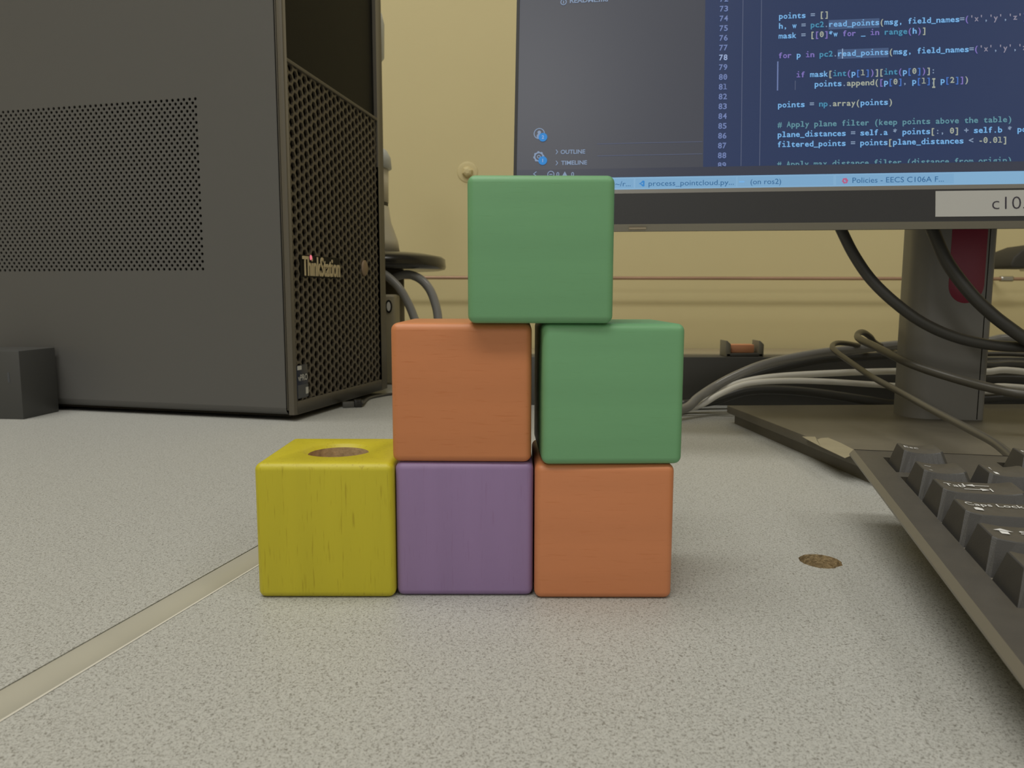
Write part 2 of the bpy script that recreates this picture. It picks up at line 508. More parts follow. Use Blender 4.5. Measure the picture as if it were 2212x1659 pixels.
# ------------------------------------------------------------------ wooden blocks
def block(name, x, y, yaw, z, mat, label, hole=False, size=0.0399, bev=0.0021):
    bm = bmesh.new()
    bmesh.ops.create_cube(bm, size=size)
    bmesh.ops.translate(bm, verts=bm.verts, vec=(0, 0, size / 2))
    bmesh.ops.bevel(bm, geom=bm.edges[:], offset=bev, segments=5, profile=0.5, affect='EDGES')
    for f in bm.faces:
        f.smooth = True
    me = bpy.data.meshes.new(name)
    bm.to_mesh(me)
    bm.free()
    me.materials.append(mat)
    o = bpy.data.objects.new(name, me)
    COL.objects.link(o)
    o.location = (x - math.sin(yaw) * size / 2, y + math.cos(yaw) * size / 2, z)      # x, y: middle of the front face
    o.rotation_euler = (0, 0, yaw)
    if hole:
        me.materials.append(M['raw_wood'])
        c = MB()
        c.lathe([(0.0092, 0.014), (0.0092, size - 0.0011), (0.0104, size - 0.00025), (0.0118, size + 0.0006), (0.0118, size + 0.004)], n=72)
        co = c.build('drill', [mat, M['raw_wood']])
        for p in co.data.polygons:
            zc = sum(co.data.vertices[i].co.z for i in p.vertices) / len(p.vertices)
            p.material_index = 1 if zc < size - 0.0012 else 0
        co.location, co.rotation_euler = o.location, o.rotation_euler
        md = o.modifiers.new('drill', 'BOOLEAN')
        md.object = co
        md.operation = 'DIFFERENCE'
        md.solver = 'EXACT'
        bpy.context.view_layer.update()
        dg = bpy.context.evaluated_depsgraph_get()
        nm = bpy.data.meshes.new_from_object(o.evaluated_get(dg))
        o.modifiers.clear()
        o.data = nm
        nm.name = name
        bpy.data.objects.remove(co)
    o.data.set_sharp_from_angle(angle=0.6)
    tag(o, label, 'block', 'stacked wooden blocks')
    return o
BL = 0.0400
block('wooden_block', -0.05375, 0.2133, 0.003, 0, M['yellow'], 'yellow wooden block with a round hole drilled in its top face', hole=True)
block('wooden_block', -0.01368, 0.2150, 0.004, 0, M['purple'], 'purple wooden block on the table between the yellow and orange ones')
block('wooden_block', 0.02655, 0.2131, -0.001, 0, M['orange_b'], 'orange wooden block on the table under a green one')
block('wooden_block', -0.0144, 0.2149, -0.010, BL, M['orange_a'], 'orange wooden block in the middle row, on top of the purple one')
block('wooden_block', 0.02840, 0.2121, 0.028, BL, M['green'], 'green wooden block in the middle row, on top of an orange one')
block('wooden_block', 0.00777, 0.2100, 0.002, 2 * BL, M['green'], 'green wooden block alone at the very top of the stack')

# ------------------------------------------------------------------ computer tower
PC = empty('computer_tower', (-0.1502, 0.5213, 0.0), (0, 0, math.atan2(0.969, 0.247)))
tag(PC, 'black desktop computer tower with honeycomb front grille on the left table', 'computer')
PW, PD, PH = 0.159, 0.376, 0.385          # local: x across the front, y to the back, z up; front at y=0, vented side at x=0
PB = 0.0035
# side panel: solid rim around a field of staggered round holes
vy0, vy1, vz0, vz1 = 0.0652, 0.3030, 0.1036, 0.2206
sp_y0, sp_y1, sp_z0, sp_z1 = 0.0062, PD, PB + 0.006, PH
m = MB()
X0, X1 = 0.0, 0.0012
for (ya, yb, za, zb) in ((sp_y0, vy0, sp_z0, sp_z1), (vy1, sp_y1, sp_z0, sp_z1), (vy0, vy1, sp_z0, vz0), (vy0, vy1, vz1, sp_z1)):
    m.box(X0, X1, ya, yb, za, zb)
# rolled lower edge of the side panel
m.add([(0, y, z) for y in (sp_y0, sp_y1) for z in (sp_z0,)] + [(x, y, z) for x, z in ((0.0006, PB + 0.0035), (0.003, PB + 0.001), (0.012, PB)) for y in (sp_y0, sp_y1)],
      [(0, 1, 3, 2), (2, 3, 5, 4), (4, 5, 7, 6)], 0, True)
m.build('side_panel', M['pc_paint'], PC)
m = MB()
ph, pv, rr = 0.00450, 0.00260, 0.00112
rows = int(round((vz1 - vz0) / pv))
pv = (vz1 - vz0) / rows
for r in range(rows):
    z = vz0 + (r + 0.5) * pv
    y = vy0 + (0.0 if r % 2 else ph / 2)
    if r % 2 == 0:
        pass
    else:
        m.add([(0, vy0, z - pv / 2), (0, vy0 + ph / 2, z - pv / 2), (0, vy0 + ph / 2, z + pv / 2), (0, vy0, z + pv / 2)], [(0, 3, 2, 1)])
        y = vy0 + ph
    yc = y
    while yc + ph / 2 <= vy1 + 1e-6:
        cor = [(yc - ph / 2, z - pv / 2), (yc + ph / 2, z - pv / 2), (yc + ph / 2, z + pv / 2), (yc - ph / 2, z + pv / 2)]
        ci = [(yc + rr * math.cos(math.radians(-135 + 45 * k)), z + rr * math.sin(math.radians(-135 + 45 * k))) for k in range(8)]
        vs = [(0, a, b) for a, b in cor] + [(0, a, b) for a, b in ci] + [(0.0011, a, b) for a, b in ci]
        fs = []
        for q in range(4):
            c0, c1 = q, (q + 1) % 4
            i0, i1, i2 = 4 + 2 * q, 4 + (2 * q + 1) % 8, 4 + (2 * q + 2) % 8
            fs += [(c0, i0, i1), (c0, i1, c1), (c1, i1, i2)]
        fs += [(4 + k, 4 + (k + 1) % 8, 12 + (k + 1) % 8, 12 + k)[::-1] for k in range(8)]
        m.add(vs, [f[::-1] for f in fs])
        yc += ph
    if yc - ph / 2 < vy1 - 1e-6:
        m.add([(0, yc - ph / 2, z - pv / 2), (0, vy1, z - pv / 2), (0, vy1, z + pv / 2), (0, yc - ph / 2, z + pv / 2)], [(0, 3, 2, 1)])
o = m.build('perforated_vent', M['pc_paint'], PC)
o['kind'] = 'stuff'
# the case behind the panels
m = MB(); m.box(0.0105, PW - 0.001, 0.012, PD - 0.001, PB + 0.001, PH - 0.001)
m.build('inner_chassis', M['void'], PC)
m = MB(); m.box(0.0012, PW, 0.006, PD, PH - 0.001, PH); m.build('top_panel', M['pc_paint'], PC)
m = MB(); m.box(PW - 0.001, PW, 0.006, PD, PB + 0.002, PH); m.build('far_side_panel', M['pc_paint'], PC)
m = MB(); m.box(0.002, PW - 0.002, PD - 0.001, PD, PB + 0.002, PH); m.build('rear_panel', M['pc_paint'], PC)
m = MB(); m.box(0.003, PW - 0.001, 0.004, PD, PB - 0.0005, PB + 0.001); m.build('bottom_panel', M['void'], PC)
for fx in (0.025, PW - 0.025):
    for fy in (0.05, PD - 0.04):
        m = MB(); m.lathe([(0.009, 0.0), (0.0095, 0.0005), (0.0095, PB)], (fx, fy), 20)
        m.build('rubber_foot', M['void'], PC)
# front frame: outline minus the grille field; the wide glossy panel sits above
gx0, gx1, gz0, gzL, gzR = 0.0046, 0.1475, 0.0135, 0.2405, 0.2325
m = MB()
fy0, fy1 = 0.0, 0.0042
m.box(0.0, gx0, fy0, fy1, PB + 0.001, PH)                     # left rail
m.box(gx1, PW, fy0, fy1, PB + 0.001, PH)                      # right rail
m.box(gx0, gx1, fy0, fy1, PB + 0.001, gz0)                    # bottom rail
m.box(gx0, gx1, fy0, fy1, PH - 0.012, PH)                     # top rail
d = 0.0024
m.add([(gx0, fy0, gzL), (gx1, fy0, gzR), (gx1, fy0, gzR + d), (gx0, fy0, gzL + d), (gx0, fy1, gzL), (gx1, fy1, gzR), (gx1, fy1, gzR + d), (gx0, fy1, gzL + d)],
      [(0, 1, 2, 3), (7, 6, 5, 4), (0, 4, 5, 1), (3, 2, 6, 7)])
m.box(0.0030, 0.0040, fy1, fy1 + 0.004, PB + 0.004, PH - 0.002)
m.box(0.0003, 0.0040, fy1 + 0.0006, fy1 + 0.0013, PB + 0.004, PH - 0.002)   # shadow gap filler behind the corner
m.build('front_frame', M['pc_frame'], PC, bevel=0.0005, seg=2)
m = MB()
m.add([(gx0, 0.003, gzL + d), (gx1, 0.003, gzR + d), (gx1, 0.003, PH - 0.012), (gx0, 0.003, PH - 0.012)], [(0, 1, 2, 3)])
o = m.build('upper_front_panel', M['pc_gloss'], PC)
o['label'] = 'smooth black upper front panel'
# honeycomb grille: hexagonal cells with round-cornered holes, tessellated
m = MB()
vp = 0.0072                      # vertical pitch
hp = vp * math.sqrt(3) / 2       # column pitch
R = vp / math.sqrt(3)            # circumradius, flat top and bottom
ri = R * 0.76
gyf, gyb = 0.0012, 0.0028
cx = gx0 - 0.0005
ci = 0
while cx - R < gx1:
    zz = gz0 - 0.002 + (vp / 2 if ci % 2 else 0)
    while zz - vp / 2 < gzL:
        lim = gzL + (gzR - gzL) * (cx - gx0) / (gx1 - gx0)
        if zz - vp / 2 < lim + 0.001 and zz < lim + 0.004:
            def cl(x, z):
                x = min(max(x, gx0 - 0.0015), gx1 + 0.0015)
                lz = gzL + (gzR - gzL) * (x - gx0) / (gx1 - gx0) + 0.0015
                return x, min(max(z, gz0 - 0.0015), lz)
            ou = [cl(cx + R * math.cos(math.radians(60 * k)), zz + R * math.sin(math.radians(60 * k))) for k in range(6)]
            inn = [cl(cx + ri * math.cos(math.radians(60 * k)), zz + ri * math.sin(math.radians(60 * k))) for k in range(6)]
            vs = [(x, gyf, z) for x, z in ou] + [(x, gyf, z) for x, z in inn] + [(x, gyb, z) for x, z in inn]
            fs = [(k, (k + 1) % 6, 6 + (k + 1) % 6, 6 + k) for k in range(6)] + [(6 + k, 6 + (k + 1) % 6, 12 + (k + 1) % 6, 12 + k) for k in range(6)]
            m.add(vs, fs)
        zz += vp
    cx += hp
    ci += 1
m.build('front_grille', M['pc_grille'], PC)
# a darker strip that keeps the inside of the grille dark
m = MB(); m.box(gx0, gx1, 0.0075, 0.0080, gz0, gzR + 0.002); m.build('dark_backing', M['void'], PC)
m = MB()
m.lathe([(0.0048, -0.0016), (0.0048, 0.0006), (0.0040, 0.0012)], n=28)
o = m.build('power_button', M['power_btn'], PC); o.location = (0.1185, 0.0008, 0.1090); o.rotation_euler = (math.radians(90), 0, 0); o.scale = (1.0, 1.35, 1.0)
m = MB(); m.box(0.0055, 0.0205, 0.0002, 0.0014, 0.0150, 0.0385)
bd = m.build('sticker_badge', M['badge'], PC, bevel=0.0004)
bd['label'] = 'small navy badge low on the grille'
m = MB(); m.box(0.0060, 0.0200, -0.00005, 0.0003, 0.0155, 0.0245, 1); m.box(0.0062, 0.0115, -0.0001, 0.0003, 0.0352, 0.0380); m.box(0.0165, 0.0200, -0.0001, 0.0003, 0.0175, 0.0222)
BADGE_MB = m
TY.need('c105', -0.012); TY.need('vPRO', 0.015); TY.need('ThinkStation', 0.012)
# ------------------------------------------------------------------ upright black box against the tower's side
BX = empty('black_box', (-0.3424, 0.5290, 0.0), (0, 0, -0.09))
tag(BX, 'upright square black plastic box standing against the vented side of the computer tower', 'box')
m = MB(); m.box(-0.062, 0.0, 0.0, 0.0372, 0.0, 0.0482)
m.build('case', plain('black_box_plastic', (0.060, 0.060, 0.057), 0.45, 0.45, bump=0.08, bscale=2000), BX, bevel=0.0008)
m = MB(); m.box(-0.0095, -0.0080, -0.0002, 0.0002, 0.026, 0.033)
m.build('scratch', M['badge_grey'], BX)

# ------------------------------------------------------------------ monitor
PX = 0.0002745
MO = Vector((0.13844, 0.41161, 0.16578))
MYAW, MTILT = -0.12098, 0.14079
mon = empty('monitor', (0, 0, 0))
tag(mon, 'black desktop monitor showing code on a dark blue screen, on a column stand', 'monitor')
MX = Vector((math.cos(MYAW), math.sin(MYAW), 0))
n0 = Vector((math.sin(MYAW), -math.cos(MYAW), 0))
MU = Vector((0, 0, 1)) * math.cos(MTILT) - n0 * math.sin(MTILT)
MNn = MX.cross(MU)
MM = Matrix(((MX.x, MU.x, MNn.x, MO.x), (MX.y, MU.y, MNn.y, MO.y), (MX.z, MU.z, MNn.z, MO.z), (0, 0, 0, 1)))
def mpart(mb, name, mats, parent=None, **kw):
    o = mb.build(name, mats, None, **kw)
    o.parent = parent or mon
    if parent is None:
        o.matrix_world = MM
    return o
UL, UR, VB, VT = -0.1386, 0.3910, -0.0440, 0.2770
SL, SR, SB, STp = -0.1370, 0.3893, -0.0224, 0.2735
m = MB()
m.box(UL, SL, -0.0330, VT, -0.012, 0.0006)
m.box(SR, UR, -0.0330, VT, -0.012, 0.0006)
m.box(SL, SR, STp, VT, -0.012, 0.0006)
m.box(UL, UR, -0.0330, -0.0249, -0.012, 0.0016)
m.box(UL, UR, -0.0414, -0.0330, -0.004, 0.0016)
bezel = mpart(m, 'bezel', M['mon'])
m = MB()
def wedge(v0, w0, v1, w1):
    m.add([(UL + 0.0008, v0, w0), (UR - 0.0008, v0, w0), (UR - 0.0008, v1, w1), (UL + 0.0008, v1, w1)], [(0, 1, 2, 3)])
wedge(-0.0249, 0.0016, -0.0224, 0.0002)
wedge(-0.0330, -0.0125, -0.0444, -0.0030)
o = mpart(m, 'bezel_lip', M['mon_lip'])
m = MB(); wedge(-0.0444, -0.0022, -0.0414, 0.0016)
mpart(m, 'lower_lip', M['mon_lip_lit'])
m = MB()
m.prism([(UL, -0.030), (UR, -0.030), (UR, VT), (UL, VT)], -0.022, -0.012, top=[(UL, -0.0335), (UR, -0.0335), (UR, VT), (UL, VT)])
m.prism([(UL + 0.06, 0.01), (UR - 0.06, 0.01), (UR - 0.06, VT - 0.04), (UL + 0.06, VT - 0.04)], -0.045, -0.022, top=[(UL, -0.030), (UR, -0.030), (UR, VT), (UL, VT)])
o = mpart(m, 'back_shell', M['mon'])
# power light / sensor marks on the lower lip
m = MB(); m.box(-0.0760, -0.0670, -0.0438, -0.0425, -0.0030, 0.0004)
o = mpart(m, 'lip_mark', M['cable_tan'])
# the lit screen
nt = NT('lcd_dark_theme')
nt.b.inputs['Base Color'].default_value = (0.012, 0.013, 0.016, 1)
nt.b.inputs['Roughness'].default_value = 0.33
nt.b.inputs['Specular IOR Level'].default_value = 0.55
nt.b.inputs['Emission Color'].default_value = (*lin((16, 39, 79)), 1)
nt.b.inputs['Emission Strength'].default_value = 1.0
M['lcd'] = nt.m
m = MB(); m.box(SL, SR, SB, STp, -0.006, 0.0)
screen = mpart(m, 'screen', M['lcd'])
# flat picture content, each colour a material of one thin layer
def rectw(mb, x0, x1, y0, y1, w, mi=0):
    mb.add([(x0, y0, w), (x1, y0, w), (x1, y1, w), (x0, y1, w)], [(0, 1, 2, 3)], mi)
def lcd_panel(name, col):
    nt = NT(name)
    nt.b.inputs['Base Color'].default_value = (0.012, 0.012, 0.013, 1)
    nt.b.inputs['Roughness'].default_value = 0.33
    nt.b.inputs['Specular IOR Level'].default_value = 0.55
    nt.b.inputs['Emission Color'].default_value = (*lin(col), 1)
    nt.b.inputs['Emission Strength'].default_value = 1.0
    return nt.m
m = MB(); rectw(m, SL, -137.5 * PX, -0.0109, STp, 0.00004)
mpart(m, 'side_bar', lcd_panel('lcd_side_bar', (52, 55, 66)), screen)
m = MB(); rectw(m, SL, SR, -0.0156, -0.0109, 0.00004)
mpart(m, 'status_bar', lcd_panel('lcd_status_bar', (38, 43, 60)), screen)
m = MB(); rectw(m, SL, SR, SB, -0.0158, 0.00005)
mpart(m, 'task_bar', lcd_panel('lcd_task_bar', (122, 166, 200)), screen)
C_ = dict(v=(116, 172, 222), k=(122, 108, 178), t=(68, 136, 168), c=(92, 138, 150), y=(158, 164, 150), w=(128, 146, 172), b=(68, 110, 185), s=(136, 132, 148), n=(108, 124, 170), N=(150, 168, 205), hl=(64, 84, 120), gl=(84, 92, 116), blue=(48, 128, 196), dk=(52, 92, 128), red=(176, 92, 128), item=(119, 163, 198), cursor=(150, 175, 205), tb=(38, 92, 138))
keys_ = list(C_)
cm = [emit('pixel_' + ''.join({'v': 'sky', 'k': 'violet', 't': 'teal', 'c': 'comment', 'y': 'cream', 'w': 'pale', 'b': 'blue_bracket', 's': 'string', 'n': 'line_number', 'N': 'current_line'}.get(k, k)), C_[k]) for k in keys_]
ix = {k: i for i, k in enumerate(keys_)}
# (row number, first column, [(text, colour) ...])
CODE = [
 (74, 0, [('points ', 'v'), ('= ', 'w'), ('[]', 'y')]),
 (75, 0, [('h, w ', 'v'), ('= ', 'w'), ('pc2', 't'), ('.', 'w'), ('read_points', 'v'), ('(', 'y'), ('msg, field_names', 'v'), ('=', 'w'), ('(', 'k'), ("'x'", 's'), (',', 'w'), ("'y'", 's'), (',', 'w'), ("'z'", 's'), ('), skip_nans', 'k')]),
 (76, 0, [('mask ', 'v'), ('= ', 'w'), ('[', 'y'), ('[', 'k'), ('0', 'y'), (']', 'k'), ('*w ', 'v'), ('for ', 'k'), ('_ ', 'v'), ('in ', 'k'), ('range', 't'), ('(', 'k'), ('h', 'v'), (')', 'k'), (']', 'y')]),
 (78, 0, [('for ', 'k'), ('p ', 'v'), ('in ', 'k'), ('pc2', 't'), ('.', 'w'), ('read_points', 'v'), ('(', 'y'), ('msg, field_names', 'v'), ('=', 'w'), ('(', 'k'), ("'x'", 's'), (',', 'w'), ("'y'", 's'), (',', 'w'), ("'z'", 's')]),
 (80, 4, [('if ', 'k'), ('mask', 'v'), ('[', 'y'), ('int', 't'), ('(', 'k'), ('p', 'v'), ('[', 'b'), ('1', 'y'), (']', 'b'), (')', 'k'), (']', 'y'), ('[', 'y'), ('int', 't'), ('(', 'k'), ('p', 'v'), ('[', 'b'), ('0', 'y'), (']', 'b'), (')', 'k'), (']', 'y'), (':', 'w')]),
 (81, 8, [('points', 'v'), ('.', 'w'), ('append', 'y'), ('(', 'y'), ('[', 'k'), ('p', 'v'), ('[', 'b'), ('0', 'y'), (']', 'b'), (', ', 'w'), ('p', 'v'), ('[', 'b'), ('1', 'y'), (']', 'b'), (', ', 'w'), ('p', 'v'), ('[', 'b'), ('2', 'y'), (']', 'b'), (']', 'k'), (')', 'y')]),
 (83, 0, [('points ', 'v'), ('= ', 'w'), ('np', 't'), ('.', 'w'), ('array', 'y'), ('(', 'y'), ('points', 'v'), (')', 'y')]),
 (85, 0, [('# Apply plane filter (keep points above the table)', 'c')]),
 (86, 0, [('plane_distances ', 'v'), ('= ', 'w'), ('self.a ', 'v'), ('* ', 'w'), ('points', 'v'), ('[', 'y'), (':, ', 'w'), ('0', 'y'), (']', 'y'), (' + ', 'w'), ('self.b ', 'v'), ('* ', 'w'), ('points', 'v')]),
 (87, 0, [('filtered_points ', 'v'), ('= ', 'w'), ('points', 'v'), ('[', 'y'), ('plane_distances ', 'v'), ('< ', 'w'), ('-0.01', 'y'), (']', 'y')]),
 (89, 0, [('# Apply max distance filter (distance from origin)', 'c')]),
]
chars = set('0123456789')
for _, _, tk in CODE:
    for t, _c in tk:
        chars |= set(t)
chars.discard(' ')
BO = 0.022
for c in chars:
    TY.need(c, BO)
WORDS = ['OUTLINE', 'TIMELINE', 'README.md', '>', '~/r...', 'process_pointcloud.py...', '(on ros2)', 'Policies - EECS C106A F...', '2', '1', 'c105', '0', 'Esc', 'Tab', 'Caps Lock', 'Shift', 'F1', '~', '`', '!', 'A']
for t in WORDS:
    TY.need(t, 0.0)
for t in ('OUTLINE', 'TIMELINE', 'README.md', '2', '1', '0'):
    TY.need(t, 0.02)
TY.make()
CW, RH, FS = 8.354 * PX, 19 * PX, 15.2 * PX
def glyph(mb, ch, x, y, mi, w=0.0003, clip=None):
    vs, fs = TY.g[(ch, BO)]
    if not vs:
        return
    x0, x1 = min(v.x for v in vs), max(v.x for v in vs)
    k = FS
    wd = (x1 - x0) * k
    kx = k * (min(1.0, CW * 0.94 / wd)) if wd > 0 else k
    if ch == '_':
        kx = CW * 0.98 / (x1 - x0)
    elif ch in "il1jrtf" :
        kx = k * 1.15
    c = x + CW / 2
    if ch in 'acdeghnopqsuvxyzbk0234567892':
        kx = CW * 0.86 / (x1 - x0)
    if ch in 'il1':
        # slab strokes of a fixed-width typeface
        a, b_ = y, y + (0.10 * k)
        ht = max(v.y for v in vs) * k
        if ch == 'i':
            ht = 0.50 * k
        sw = CW * 0.40
        for (p0, p1, q0, q1) in ((c - sw, c + sw, y, y + 0.095 * k), (c - sw, c, y + ht - 0.095 * k, y + ht)):
            if clip is None or q0 > clip:
                mb.add([(p0, q0, w), (p1, q0, w), (p1, q1, w), (p0, q1, w)], [(0, 1, 2, 3)], mi)
        if ch == 'i':
            if clip is not None:
                y = max(y, clip)
                ht = 0.50 * k - (y - b_ + 0.10 * k)
            for (p0, p1, q0, q1) in ((c - 0.055 * k, c + 0.055 * k, y, y + ht), (c - 0.075 * k, c + 0.06 * k, y + ht + 0.13 * k, y + ht + 0.26 * k)):
                mb.add([(p0, q0, w), (p1, q0, w), (p1, q1, w), (p0, q1, w)], [(0, 1, 2, 3)], mi)
            return
        if ch == '1':
            kx = k * 0.5
            mb.add([(c - 0.05 * k, y, w), (c + 0.06 * k, y, w), (c + 0.06 * k, y + ht, w), (c - 0.05 * k, y + ht, w)], [(0, 1, 2, 3)], mi)
            return
    if ch == '0' and clip is None:
        zc = y + 0.36 * k
        mb.add([(c - 0.05 * k, zc - 0.08 * k, w), (c + 0.05 * k, zc - 0.08 * k, w), (c + 0.05 * k, zc + 0.08 * k, w), (c - 0.05 * k, zc + 0.08 * k, w)], [(0, 1, 2, 3)], mi)
    pts = [(c + (v.x - (x0 + x1) / 2) * kx, y + v.y * k, w) for v in vs]
    if clip is None:
        mb.add(pts, fs, mi)
        return
    bm = bmesh.new()
    bv = [bm.verts.new(p) for p in pts]
    for f in fs:
        try:
            bm.faces.new([bv[i] for i in f])
        except ValueError:
            pass
    bmesh.ops.bisect_plane(bm, geom=bm.verts[:] + bm.edges[:] + bm.faces[:], plane_co=(0, clip, 0), plane_no=(0, -1, 0), clear_outer=True)
    bm.verts.index_update()
    mb.add([v.co[:] for v in bm.verts], [[v.index for v in f.verts] for f in bm.faces], mi)
    bm.free()
m = MB()
CLIPV = -0.0108
for row, col, tk in CODE:
    x = col
    y = (87 - row) * RH - 0.30 * FS
    for t, c in tk:
        for ch in t:
            if ch != ' ' and x * CW < SR - 0.01:
                glyph(m, ch, x * CW, y, ix[c], clip=CLIPV if row > 88 else None)
            x += 1
mpart(m, 'code_text', cm, screen)
m = MB()
for row in range(72, 90):
    s_ = str(row)
    for i, ch in enumerate(s_):
        glyph(m, ch, -102.3 * PX + (i - 1) * CW, (87 - row) * RH - 0.30 * FS, ix['N' if row == 78 else 'n'], clip=CLIPV if row > 88 else None)
mpart(m, 'line_numbers', cm, screen)
# selection boxes, guides, caret and pointer
m = MB()
for row, c0 in ((75, 11), (78, 13)):
    y = (87 - row) * RH
    rectw(m, c0 * CW, (c0 + 11) * CW, y - 0.50 * RH, y + 0.45 * RH, 0.00008, ix['hl'])
for u in (-66.6, -32.0):
    rectw(m, (u - 0.6) * PX, (u + 0.6) * PX, CLIPV, STp, 0.00008, ix['gl'])
rectw(m, -0.2 * CW, -0.2 * CW + 2.2 * PX, (87 - 81) * RH - 0.5 * RH, (87 - 78) * RH - 0.55 * RH, 0.00012, ix['n'])
rectw(m, 3.75 * CW, 3.75 * CW + 1.2 * PX, (87 - 81) * RH - 0.5 * RH, (87 - 80) * RH - 0.55 * RH, 0.00012, ix['gl'])
rectw(m, 13.95 * CW, 13.95 * CW + 1.6 * PX, (87 - 78) * RH - 0.5 * RH, (87 - 78) * RH + 0.5 * RH, 0.0004, ix['cursor'])
py_ = (87 - 81) * RH
for (a, b_, c_, d_) in ((33.25, 33.9, -0.62, -0.48), (33.45, 33.7, -0.5, 0.25), (33.25, 33.9, 0.2, 0.34)):
    rectw(m, a * CW, b_ * CW, py_ + c_ * RH - 0.1 * RH, py_ + d_ * RH - 0.1 * RH, 0.0005, ix['y'])
mpart(m, 'editor_marks', cm, screen)
# side bar items
def scr(px, py):
    d = sight(px, py)
    t = (MO - Vector((0, 0, CAM_H))).dot(MNn) / d.dot(MNn)
    P = Vector((0, 0, CAM_H)) + d * t - MO
    return P.dot(MX), P.dot(MU)
def disc(mb, c, r0, r1, mi, w, n=24, lobes=0):
    vs, fs = [], []
    for k in range(n):
        a = 2 * math.pi * k / n
        q = 1 + (0.14 if lobes and int(k * lobes * 2 / n) % 2 == 0 else 0)
        vs += [(c[0] + r1 * q * math.cos(a), c[1] + r1 * q * math.sin(a), w), (c[0] + r0 * math.cos(a), c[1] + r0 * math.sin(a), w)]
    for k in range(n):
        j = (k + 1) % n
        fs.append((2 * k, 2 * j, 2 * j + 1, 2 * k + 1))
    if r0 == 0:
        fs = [tuple(2 * k for k in range(n))]
        vs = [v for v in vs]
    mb.add(vs, fs, mi)
def line_text(mb, t, px, py, width_px, size, mi, bold=0.0, w=0.0003):
    u, v = scr(px, py)
    u2, _ = scr(px + width_px, py)
    TY.put(mb, t, bold, lambda x, y: (u + x, v + y, w), mi, width=u2 - u, size=size * PX)
def item(name, mb):
    mpart(mb, name, cm, screen)
SI = ix['w']
m = MB(); line_text(m, 'README.md', 1231, 7, 82, 13, SI, 0.02); item('file_name', m)
m = MB(); line_text(m, 'OUTLINE', 1211, 333, 53, 11.5, SI, 0.02); item('outline_heading', m)
m = MB(); line_text(m, 'TIMELINE', 1212, 356.5, 56, 11.5, SI, 0.02); item('timeline_heading', m)
for y in (328.5, 352.5):
    u, v = scr(1201, y)
    m = MB()
    for sg in (1, -1):
        m.add([(u - 0.8 * PX, v + sg * 4.6 * PX, 0.0003), (u + 0.9 * PX, v + sg * 4.6 * PX, 0.0003), (u + 4.2 * PX, v, 0.0003), (u + 2.4 * PX, v, 0.0003)], [(0, 1, 2, 3) if sg < 0 else (3, 2, 1, 0)], SI)
    item('chevron', m)
u, v = scr(1217.5, 5)
m = MB()
disc(m, (u, v), 4.5 * PX, 6.2 * PX, SI, 0.0003)
rectw(m, u - 0.8 * PX, u + 0.8 * PX, v - 3 * PX, v + 3 * PX, 0.0003, SI)
item('file_icon', m)
u, v = scr(1165, 289)
m = MB()
disc(m, (u, v), 9.3 * PX, 11 * PX, SI, 0.0003, 32)
disc(m, (u, v + 2.5 * PX), 0, 3.5 * PX, SI, 0.0003)
disc(m, (u, v - 5 * PX), 0, 5.2 * PX, SI, 0.0003)
item('account_icon', m)
u, v = scr(1164, 339)
m = MB()
disc(m, (u, v), 6.8 * PX, 9.6 * PX, SI, 0.0003, 48, lobes=8)
disc(m, (u, v), 2.0 * PX, 3.6 * PX, SI, 0.0003)
item('gear_icon', m)
for (x, y, t) in ((1173, 297, '2'), (1172.5, 347.5, '1')):
    u, v = scr(x, y)
    m = MB()
    disc(m, (u, v), 0, 8.6 * PX, ix['blue'], 0.0005)
    TY.put(m, t, 0.02, lambda a, b: (u + a, v + b - 3.4 * PX, 0.0008), ix['N'], size=9.5 * PX, center=True)
    item('count_badge', m)
# status bar symbols: remote mark, error circle 0, warning triangle 0
u, v = scr(1157, 376)
m = MB()
m.add([(u - 5 * PX, v, 0.0003), (u + 1 * PX, v + 5 * PX, 0.0003), (u + 2.4 * PX, v + 4 * PX, 0.0003), (u - 2.6 * PX, v, 0.0003), (u + 2.4 * PX, v - 4 * PX, 0.0003), (u + 1 * PX, v - 5 * PX, 0.0003)], [(0, 3, 2, 1), (0, 5, 4, 3)], SI)
item('remote_mark', m)
u, v = scr(1190, 377)
m = MB()
disc(m, (u, v), 5.4 * PX, 7 * PX, SI, 0.0003)
rectw(m, u - 3 * PX, u + 3 * PX, v - 0.8 * PX, v + 0.8 * PX, 0.0003, SI)
item('error_icon', m)
u2, v2 = scr(1220, 377)
m = MB()
m.add([(u2 - 6 * PX, v2 - 5 * PX, 0.0003), (u2 + 6 * PX, v2 - 5 * PX, 0.0003), (u2, v2 + 6 * PX, 0.0003)], [(0, 1, 2)], SI)
item('warning_icon', m)
for x in (1205, 1237):
    u, v = scr(x, 377)
    m = MB()
    TY.put(m, '0', 0.02, lambda a, b: (u + a, v + b - 4 * PX, 0.0003), SI, size=12 * PX, center=True)
    item('status_count', m)
for y in (311, 337):
    u, v = scr(1290, y); u2, _ = scr(1517, y)
    m = MB()
    rectw(m, u, u2, v - 0.5 * PX, v + 0.5 * PX, 0.0002, ix['gl'])
    item('divider_line', m)
